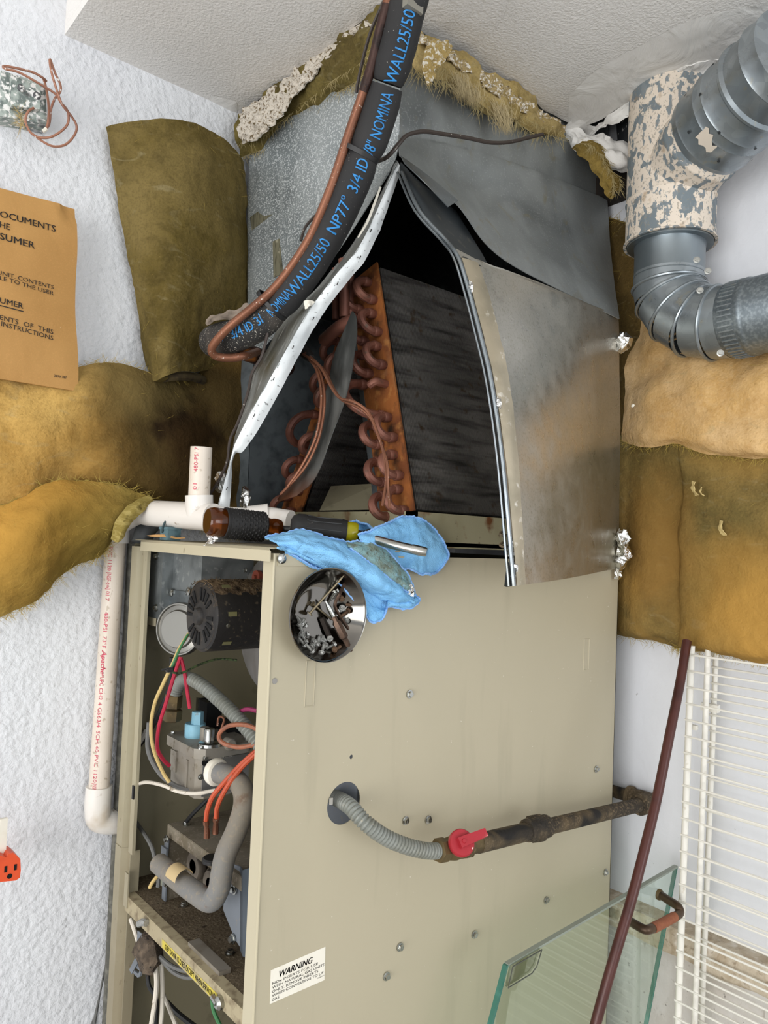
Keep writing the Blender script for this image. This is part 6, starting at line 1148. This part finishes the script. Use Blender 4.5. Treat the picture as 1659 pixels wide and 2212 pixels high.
# ================================================================== blue cloth
cl = thing('microfibre_cloth', oY(.74, 800, 1250) - V(0, 0, .04), 'light blue microfibre cloth draped folded over the furnace top edge above the bowl', 'cloth')
def fold(rows, bulge, seed, mat=cloth, thick=.0022, lab=None, hems=(), nu=9, nv=9):
    g = loft(rows, nu, nv, .0018, 60, .0008, 170, seed, bulge); MB().grid(g, thick=thick).build('cloth_fold', mat, cl, lab, ang=70)
    for hm_ in hems:
        P = {'t': g[0], 'b': g[-1], 'l': [r[0] for r in g], 'r': [r[-1] for r in g]}[hm_]
        mb = MB().tube([p - p * .0015 + V(0, 0, .0006 * (k % 2)) for k, p in enumerate(P)], [.0015 if k % 2 else .0011 for k in range(len(P))], 7); mb.build('stitched_hem', hem, cl)
    return g
pt = lambda L: [oY(y, a, b) for a, b, y in L]
tow = lambda k: (lambda u, v: V(-.45, -.8, .2) * (k * math.sin(PI * u)))
# right lobe (lies over the opening and hangs)
fold([pt([(772, 1160, .757), (800, 1148, .757), (835, 1132, .757), (868, 1117, .757), (905, 1122, .757), (940, 1150, .755), (968, 1200, .742)]),
      pt([(776, 1178, .750), (810, 1170, .748), (845, 1160, .748), (875, 1154, .748), (905, 1158, .749), (935, 1178, .75), (962, 1215, .742)]),
      pt([(780, 1196, .750), (822, 1192, .75), (860, 1190, .75), (885, 1190, .75), (908, 1196, .747), (930, 1206, .745), (951, 1232, .74)]),
      pt([(790, 1212, .748), (832, 1216, .746), (866, 1220, .745), (888, 1220, .743), (902, 1226, .742), (918, 1232, .74), (936, 1241, .738)]),
      pt([(800, 1232, .744), (842, 1236, .742), (874, 1231, .742), (886, 1236, .742), (897, 1240, .742), (908, 1243, .74), (922, 1244, .738)])], lambda u, v: V(-.45, -.8, .2) * (.010 * (.6 + .5 * math.sin(v * 9 + u * 3)) + .003 * math.sin(u * 8)), 1, hems=('t', 'r', 'b'))
# ridge behind the driver
fold([pt([(736, 1135, .83), (770, 1126, .82), (795, 1136, .80), (815, 1150, .78)]), pt([(745, 1150, .82), (775, 1142, .82), (798, 1150, .815), (818, 1160, .81)]), pt([(755, 1165, .80), (780, 1160, .80), (800, 1166, .80), (822, 1172, .795)])], tow(.006), 2, hems=('t',))
# main roll, upper layer running down to the right
fold([pt([(572, 1161, .80), (640, 1146, .79), (700, 1158, .77), (750, 1172, .757), (800, 1172, .752), (840, 1205, .742), (880, 1250, .738), (905, 1298, .734)]),
      pt([(580, 1166, .785), (640, 1158, .765), (700, 1172, .745), (750, 1190, .735), (795, 1215, .728), (830, 1245, .724), (862, 1275, .724), (893, 1304, .728)]),
      pt([(590, 1172, .765), (645, 1176, .748), (700, 1198, .735), (748, 1222, .725), (785, 1248, .722), (818, 1272, .720), (850, 1292, .722), (880, 1306, .728)]),
      pt([(602, 1180, .752), (650, 1196, .742), (700, 1222, .736), (745, 1246, .732), (780, 1270, .73), (812, 1288, .73), (838, 1300, .731), (862, 1308, .733)])], lambda u, v: V(-.45, -.8, .2) * (.012 * math.sin(PI * u) ** .8 + .004 * math.sin(u * 10 + v * 4) * math.sin(PI * u) * min(1, 3 * v)), 3, hems=('t',))
# lower layer along the panel
fold([pt([(600, 1178, .748), (648, 1192, .746), (700, 1215, .742), (745, 1238, .738), (780, 1262, .735), (815, 1285, .733), (842, 1297, .731)]),
      pt([(606, 1183, .747), (655, 1205, .744), (702, 1228, .740), (748, 1255, .735), (782, 1284, .731), (812, 1304, .727), (838, 1312, .727)]),
      pt([(614, 1188, .747), (665, 1215, .745), (708, 1236, .742), (752, 1270, .735), (786, 1306, .729), (808, 1322, .724), (832, 1322, .726)]),
      pt([(622, 1192, .747), (672, 1222, .746), (712, 1242, .743), (758, 1290, .738), (790, 1330, .732), (802, 1343, .728), (822, 1338, .728)])], lambda u, v: V(-.45, -.8, 0) * .004 * math.sin(u * 6 + v * 3), 4, hems=('b', 'r'))
# soiled inner fold and the hem rolled along it
fold([pt([(748, 1170, .746), (790, 1170, .742), (830, 1186, .736), (858, 1212, .732), (880, 1242, .730), (893, 1268, .729)]), pt([(752, 1180, .735), (790, 1192, .728), (825, 1216, .722), (852, 1242, .719), (876, 1262, .719), (896, 1280, .722)]), pt([(756, 1184, .732), (788, 1208, .724), (820, 1234, .719), (848, 1256, .717), (872, 1274, .718), (897, 1288, .722)])], tow(.004), 5, clothdirt, lab='grey soiled inner fold', hems=('t', 'b'))
fold([pt([(838, 1296, .728), (862, 1300, .724), (884, 1300, .722), (902, 1288, .722)]), pt([(836, 1304, .727), (862, 1310, .724), (888, 1308, .722), (906, 1294, .722)]), pt([(836, 1310, .729), (860, 1316, .727), (888, 1314, .725), (906, 1300, .726)])], tow(.003), 6, hems=('b', 'r'))
c = oY(.718, 888, 1277); mb = MB(); rws = [[c + V(math.cos(a) * math.sin(b) * .8, math.sin(a) * math.sin(b) * .5, math.cos(b) * 1.3) * .007 for a in [k * PI / 4 for k in range(9)]] for b in [.05, .6, 1.2, 1.8, 2.4, 3.09]]
mb.grid([[p + V(noise.noise(p * 260), noise.noise(p * 260 + V(9, 0, 0)), noise.noise(p * 260 + V(0, 9, 0))) * .004 for p in r] for r in rws]); mb.build('foil_scrap', foil, None, 'tiny crumpled foil scrap stuck on the blue cloth corner', 'foil', flat=True)

# ================================================================== tools on the furnace top
h0, h1 = at(452, 1126, .960), at(606, 1142, 1.012)
dd = (h1 - h0).normalized(); Lh = (h1 - h0).length; K = Lh / .150
sd1_ = thing('amber_nut_driver', h0.lerp(h1, .5) - V(0, 0, .02), 'nut driver with amber handle and black ribbed rubber grip lying on the furnace top', 'nut driver')
rh = .0195
MB().lathe([(.0001, -.003), (rh * .80, -.003), (rh * .92, 0), (rh * .95, .004), (rh * .95, Lh * .20), (rh * .90, Lh * .22), (rh * .90, Lh * .74), (rh * .68, Lh * .80), (rh * .62, Lh * .85), (rh * .66, Lh * .89), (rh * .66, Lh * .94), (rh * .58, Lh * .99), (rh * .40, Lh * 1.0), (.0001, Lh)], h0, dd, 36).build('amber_handle', amber, sd1_, label='translucent amber handle')
mb = MB().lathe([(rh * 1.0, Lh * .19), (rh * 1.04, Lh * .20), (rh * 1.04, Lh * .23), (rh * 1.0, Lh * .235), (rh * 1.03, Lh * .25), (rh * 1.0, Lh * .5), (rh * 1.0, Lh * .74), (rh * .90, Lh * .76), (rh * .78, Lh * .765)], h0, dd, 36); mb.build('rubber_grip', gripm, sd1_, label='black diamond ribbed grip')
xx, yy, aa = frame(dd); mb = MB()
for k in range(18):
    for j in range(14):
        t = 2 * PI * (k + .5 * (j % 2)) / 18; hh = Lh * (.255 + .48 * j / 13); d_ = xx * math.cos(t) + yy * math.sin(t); s_ = aa.cross(d_); q = h0 + aa * hh + d_ * rh * 1.0
        mb.add([q - s_ * .0026, q + aa * Lh * .017, q + s_ * .0026, q - aa * Lh * .017, q + d_ * .0013], [(0, 1, 4), (1, 2, 4), (2, 3, 4), (3, 0, 4)])
mb.build('grip_diamond', gripm, sd1_, kind='stuff')
e1 = at(798, 1154, 1.02); MB().tube([h1 - dd * .004, at(630, 1143, 1.01)], .0042, 14).tube([at(626, 1142, 1.011), at(776, 1152, .992)], .0040, 14).build('steel_shaft', blackp, sd1_)
d_ = (at(794, 1153, 1.012) - at(760, 1150, 1.028)).normalized(); MB().lathe([(.0046, -.030), (.0072, -.024), (.0075, .0), (.0068, .0005), (.0055, .0005), (.0050, -.012), (.0001, -.012)], at(797, 1155, .972), V(-.30, -.90, .05), 20).build('hex_socket', M('black_chrome', '#2d2d2e', .25, .8), sd1_, label='dark socket end')
k0, k1, k2 = at(632, 1137, .975), at(748, 1150, .982), at(772, 1153, .984)
d2_ = (k1 - k0).normalized(); L2_ = (k1 - k0).length; rk = .0178
ms = thing('multi_bit_screwdriver', k0.lerp(k1, .5) - V(0, 0, .02), 'screwdriver with black cushioned handle and yellow collar lying on the blue cloth', 'screwdriver')
MB().lathe([(.0001, -.0025), (rk * .55, -.0025), (rk * .80, .0), (rk * .98, .006), (rk * 1.0, .014), (rk * .90, .030), (rk * .88, L2_ * .5), (rk * .96, L2_ * .9), (rk * .90, L2_)], k0, d2_, 40).build('cushion_handle', gripm, ms)
MB().lathe([(rk * .80, 0), (rk * .82, .004), (rk * .80, (k2 - k1).length * .85), (rk * .7, (k2 - k1).length)], k1, d2_, 32).build('yellow_collar', yellowc, ms, label='translucent yellow collar')
MB().lathe([(.0001, .0004), (rk * .52, .0004), (rk * .54, -.0006)], k0 - d2_ * .0025, -d2_, 28).build('cap_label', M('dark_gold_cap', '#2c2a20', .4), ms)
ct = k0 - d2_ * .0034; ex_ = V(0, 0, -1); ex_ = (ex_ - d2_ * ex_.dot(d2_)).normalized(); ey_ = ex_.cross(-d2_)
if ey_.dot(rt) < 0: ey_ = -ey_
mb = MB()
for s, off, sz in (('HEX', .0034, .0034), ('MULTI', .0004, .0042), ('OUT', -.0040, .0034)):
    wa, wb = textw(s, .02); put_text(mb, s, lambda x, y: ct + ex_ * (x - (wb - wa) * sz / 2) + ey_ * (y + off), sz, 1, .02)
mb.build('cap_print', whitep, ms)
xx, yy, aa = frame(d2_); mb = MB()
for k in range(10):
    t = 2 * PI * k / 10; dv = xx * math.cos(t) + yy * math.sin(t); mb.tube([k0 + d2_ * h + dv * r for h, r in ((.018, rk * 1.0), (L2_ * .35, rk * .905), (L2_ * .6, rk * .91), (L2_ * .9, rk * .965))], .0007, 5, 4)
mb.build('grip_ridge', M('grip_ridge_grey', '#2b2c2d', .5), ms, kind='stuff')
MB().tube([k2 - d2_ * .004, at(840, 1174, .955), at(893, 1187, .945)], .0060, 18, 3).tube([at(890, 1186, .9455), at(912, 1191, .943), at(922, 1193, .942)], [.0064, .0064, .0055], 18).build('driver_shaft', chrome, ms)
# small odds and ends on the top
bm0 = at(368, 1150, 1.125); rb = thing('relay_module', bm0 - V(0, 0, .01), 'small blue grey relay with a wire hook under the white pipe elbow', 'relay')
MB().box(bm0 + V(-.010, -.014, -.012), bm0 + V(.010, .014, .007)).box(bm0 + V(-.0115, -.0155, .004), bm0 + V(.0115, .0155, .008)).build('relay_case', slate, rb)
MB().tube([at(350, 1150, 1.12), at(353, 1136, 1.115), at(359, 1125, 1.112), at(370, 1124, 1.108)], .0016, 7, 5).build('bent_wire', M('teal_wire', '#33464a', .5), rb)
MB().grid(loft([[at(316, 1157, 1.13), at(345, 1154, 1.12), at(375, 1158, 1.11), at(400, 1161, 1.10)], [at(330, 1160, 1.125), at(352, 1160, 1.115), at(378, 1161, 1.105), at(400, 1162, 1.098)]], 5, 3, .001, 90), thick=.0012).build('cardboard_scrap', cardb, None, 'frayed sliver of brown cardboard on the front edge of the furnace top', 'cardboard')
MB().tube([at(305, 1175, 1.21), at(318, 1140, 1.22), at(345, 1122, 1.23), at(375, 1128, 1.235)], .016, 16, 5).build('grey_flex_duct', M('grey_mottled_metal', '#73777a', .5, .4, [('noise', 30, .45, .65, '#54585b')]), None, 'dark grey bent metal pipe behind the left corner of the furnace top', 'pipe')
mb = MB().grid(loft([[at(443, 1150, .99), at(455, 1152, .985), at(468, 1160, .985)], [at(450, 1162, .985), at(458, 1166, .98), at(470, 1164, .983)], [at(440, 1178, .985), at(449, 1174, .98), at(462, 1172, .983)]], 5, 5, .004, 200), thick=.0008)
mb.build('torn_tape_scrap', foil, None, 'torn foil tape scrap under the butt of the amber nut driver', 'tape', flat=True)

# ================================================================== wire shelves leaning on the right wall
def shelf(name, X, px_t, px_b, n, y0, y1, rails, label, ystart, yend):
    a, b = oX(X, *px_t), oX(X, *px_b); t = thing(name, V(X, a.y, FL), label, 'wire shelf', 'white wire shelves by the right wall')
    for off, r, dx in rails: MB().tube([V(X + dx, a.y + off, y0), V(X + dx, b.y + off, y1)], r, 12).build('rail', shelfm, t)
    w0 = MB(); first = None
    for k in range(n):
        z = ystart - (ystart - yend) * k / (n - 1); f = (z - y0) / (y1 - y0); ys = a.y + (b.y - a.y) * f + .004
        sag = .0012 * noise.noise(V(k * 1.7, X * 9, 2))
        if first is None:
            first = MB().tube([V(X - .004, 0, 0), V(X - .004, -.36, sag)], .0017, 8).add([], []); 
            me = MB().tube([V(0, 0, 0), V(0, -.18, .0006), V(0, -.36, 0)], .0017, 8).build('cross_wire', shelfm, None, local=True); me.parent = t; o = me
        else: o = me.copy(); C.objects.link(o)
        o.location = V(X - .0055, ys, z) + OFF - POS[t.name]; o.rotation_euler = (sag * 3, 0, 0)
    return t
zA = oX(1.165, 1487, 1413).z; dz = .0258
sA = shelf('wire_shelf', 1.165, (1494, 1400), (1452, 2212), 30, oX(1.165, 1494, 1395).z, -1.45, [(0, .0052, 0), (-.016, .0045, .022)], 'white wire shelf standing against the right wall, the front one', zA, zA - 29 * dz)
zB_ = oX(1.225, 1547, 1441).z
sB = shelf('wire_shelf', 1.225, (1547, 1405), (1500, 2212), 29, oX(1.225, 1547, 1405).z, -1.45, [(0, .0044, 0)], 'white wire shelf standing behind the front wire shelf against the right wall', zB_, zB_ - 28 * dz)
p = oX(1.215, 1535, 1528); MB().box(p + V(-.006, -.014, -.006), p + V(.004, .014, .006)).build('clip', shelfm, sB)
p = oX(1.18, 1498, 1570); MB().box(p + V(-.004, -.006, -.004), p + V(.004, .006, .003)).build('clip', shelfm, sA)
# ================================================================== glass panel with its handle, brown rod
YG = .640; TL, TR_, BR, BL = oY(YG, 1098, 2085), oY(YG, 1464, 1872), oY(YG, 1400, 2212), oY(YG, 1065, 2212)
ld, rd = (BL - TL).normalized(), (BR - TR_).normalized(); BL2, BR2 = TL + ld * 1.0, TR_ + rd * 1.03
gl = thing('glass_panel', V((BL2.x + BR2.x) / 2, YG, BL2.z), 'clear glass door panel standing against the furnace side at the lower right', 'glass panel')
MB().hexa([TL, TR_, BR2, BL2], V(0, .006, 0)).build('glass_pane', glassm, gl)
ed_ = MB()
for p, q, r in ((TL, BL2, .0034), (TR_, BR2, .0016)): ed_.hexa([p + V(-r, -.0004, 0), p + V(r * .2, -.0004, 0), q + V(r * .2, -.0004, 0), q + V(-r, -.0004, 0)], V(0, .0068, 0))
ed_.build('polished_edge', glasse, gl, kind='stuff', label='green polished glass edges')
MB().hexa([TL + V(0, -.0006, .0012), TR_ + V(0, -.0006, .0012), TR_ + V(0, -.0006, -.0018), TL + V(0, -.0006, -.0018)], V(0, .0072, 0)).build('top_edge', M('grey_green_edge', '#8f978c', .3), gl)
u_, v_ = (TR_ - TL).normalized(), ld
q = [TL + u_ * .002 - V(0, .003, 0), TL + u_ * .062 - V(0, .003, 0), TL + u_ * .060 + v_ * .020 - V(0, .003, 0), TL + u_ * .052 + v_ * .026 - V(0, .003, 0), TL + u_ * .004 + v_ * .026 - V(0, .003, 0)]
MB().prism(q, V(0, .0025, 0)).build('corner_clip', glass_mat('clip_plastic', (.72, .74, .68, 1), 1.9), gl, label='clear plastic corner clip')
MB().tube([p - V(0, .003, 0) for p in q[:4] + q[4:] + q[:1]], .0008, 6).build('clip_outline', M('clip_edge', '#4a4d45', .4), gl)
HP = [oY(.634, 1428, 1934), oY(.612, 1446, 1946), oY(.592, 1464, 1958), oY(.586, 1468, 1972), oY(.585, 1452, 1984), oY(.585, 1432, 1994), oY(.585, 1410, 2005), oY(.588, 1394, 2008), oY(.606, 1374, 1998), oY(.634, 1352, 1984)]
MB().tube(HP, .0066, 16, 5).build('pull_handle', bronze, gl, label='aged bronze pull handle')
MB().tube([HP[4].lerp(HP[3], .3), HP[5], HP[6]], .0072, 16, 3).build('copper_wrap', tapec, gl, label='copper coloured wrap on the handle')
MB().lathe([(.0085, 0), (.0085, .004), (.007, .006)], HP[0] + V(0, .005, 0), (0, -1, 0), 16).build('handle_collar', brass, gl)
rp = [(1484, 1385, 1.19), (1470, 1470, 1.16), (1446, 1590, 1.12), (1422, 1710, 1.09), (1396, 1820, 1.06), (1362, 1950, 1.03), (1322, 2085, 1.005), (1284, 2222, .985), (1240, 2400, .96)]
MB().tube([at(*p) for p in rp] + [at(1240, 2400, .96) + V(-.06, -.02, -.82)], .0072, 14, 6).build('brown_rod', rodm, None, 'slender dark brown rod leaning from the floor up to the olive insulation', 'rod')
# ================================================================== orange plug end and cords at the left
oc = oY(1.165, 18, 1876)
op = thing('orange_cord_end', oc - V(0, 0, .04), 'orange three hole extension cord socket hanging at the left wall', 'socket')
a, b, c, d = oY(1.15, -14, 1846), oY(1.15, 43, 1858), oY(1.15, 43, 1898), oY(1.15, -14, 1912)
rim = [oY(1.15, x, y) for x, y in [(-12, 1852), (0, 1848), (14, 1852), (18, 1845), (28, 1842), (36, 1848), (44, 1856), (45, 1880), (43, 1896), (34, 1902), (5, 1905), (-12, 1906)]]
MB().prism(rim, V(0, .030, 0)).build('socket_body', orangep, op, ang=60)
mb = MB()
for (x0, y0, x1, y1) in ((10, 1872, 15, 1884), (31, 1868, 36, 1879)): p, q = oY(1.1492, x0, y0), oY(1.1492, x1, y1); mb.box((p.x, 1.1492, p.z), (q.x, 1.151, q.z))
p = oY(1.1492, 21, 1893); mb.lathe([(.0036, 0), (.0001, .0003)], V(p.x, 1.1498, p.z), (0, -1, 0), 14); mb.build('contact_slot', dark, op, kind='stuff')
p, q = oY(1.17, 4, 1852), oY(1.17, 2, 1768); MB().box((p.x - .006, 1.166, p.z), (p.x + .004, 1.172, q.z)).build('white_flat_cord', whitep, op)
for k, (x0, x1) in enumerate(((216, 206), (222, 212))):
    MB().tube([at(x0 + 8, 2060, 1.23), at(x0, 2110, 1.225), at(x1, 2160, 1.22), at(x1 - 12, 2230, 1.21)], .0028, 8, 4).build('power_cable', wire_gr, None, ('grey power cord hanging between the left wall and the furnace', 'second grey power cord close along the first by the furnace corner')[k], 'cord')
MB().tube([V(.49, 1.199, -.02), V(.49, 1.199, -1.3)], .010, 12).build('grey_conduit', M('rough_grey_conduit', '#57564f', .8, 0, [('noise', 90, .45, .65, '#74726a')]), None, 'rough dark grey pipe hidden behind the white drain pipe', 'pipe')
for o in protos: bpy.data.objects.remove(o)
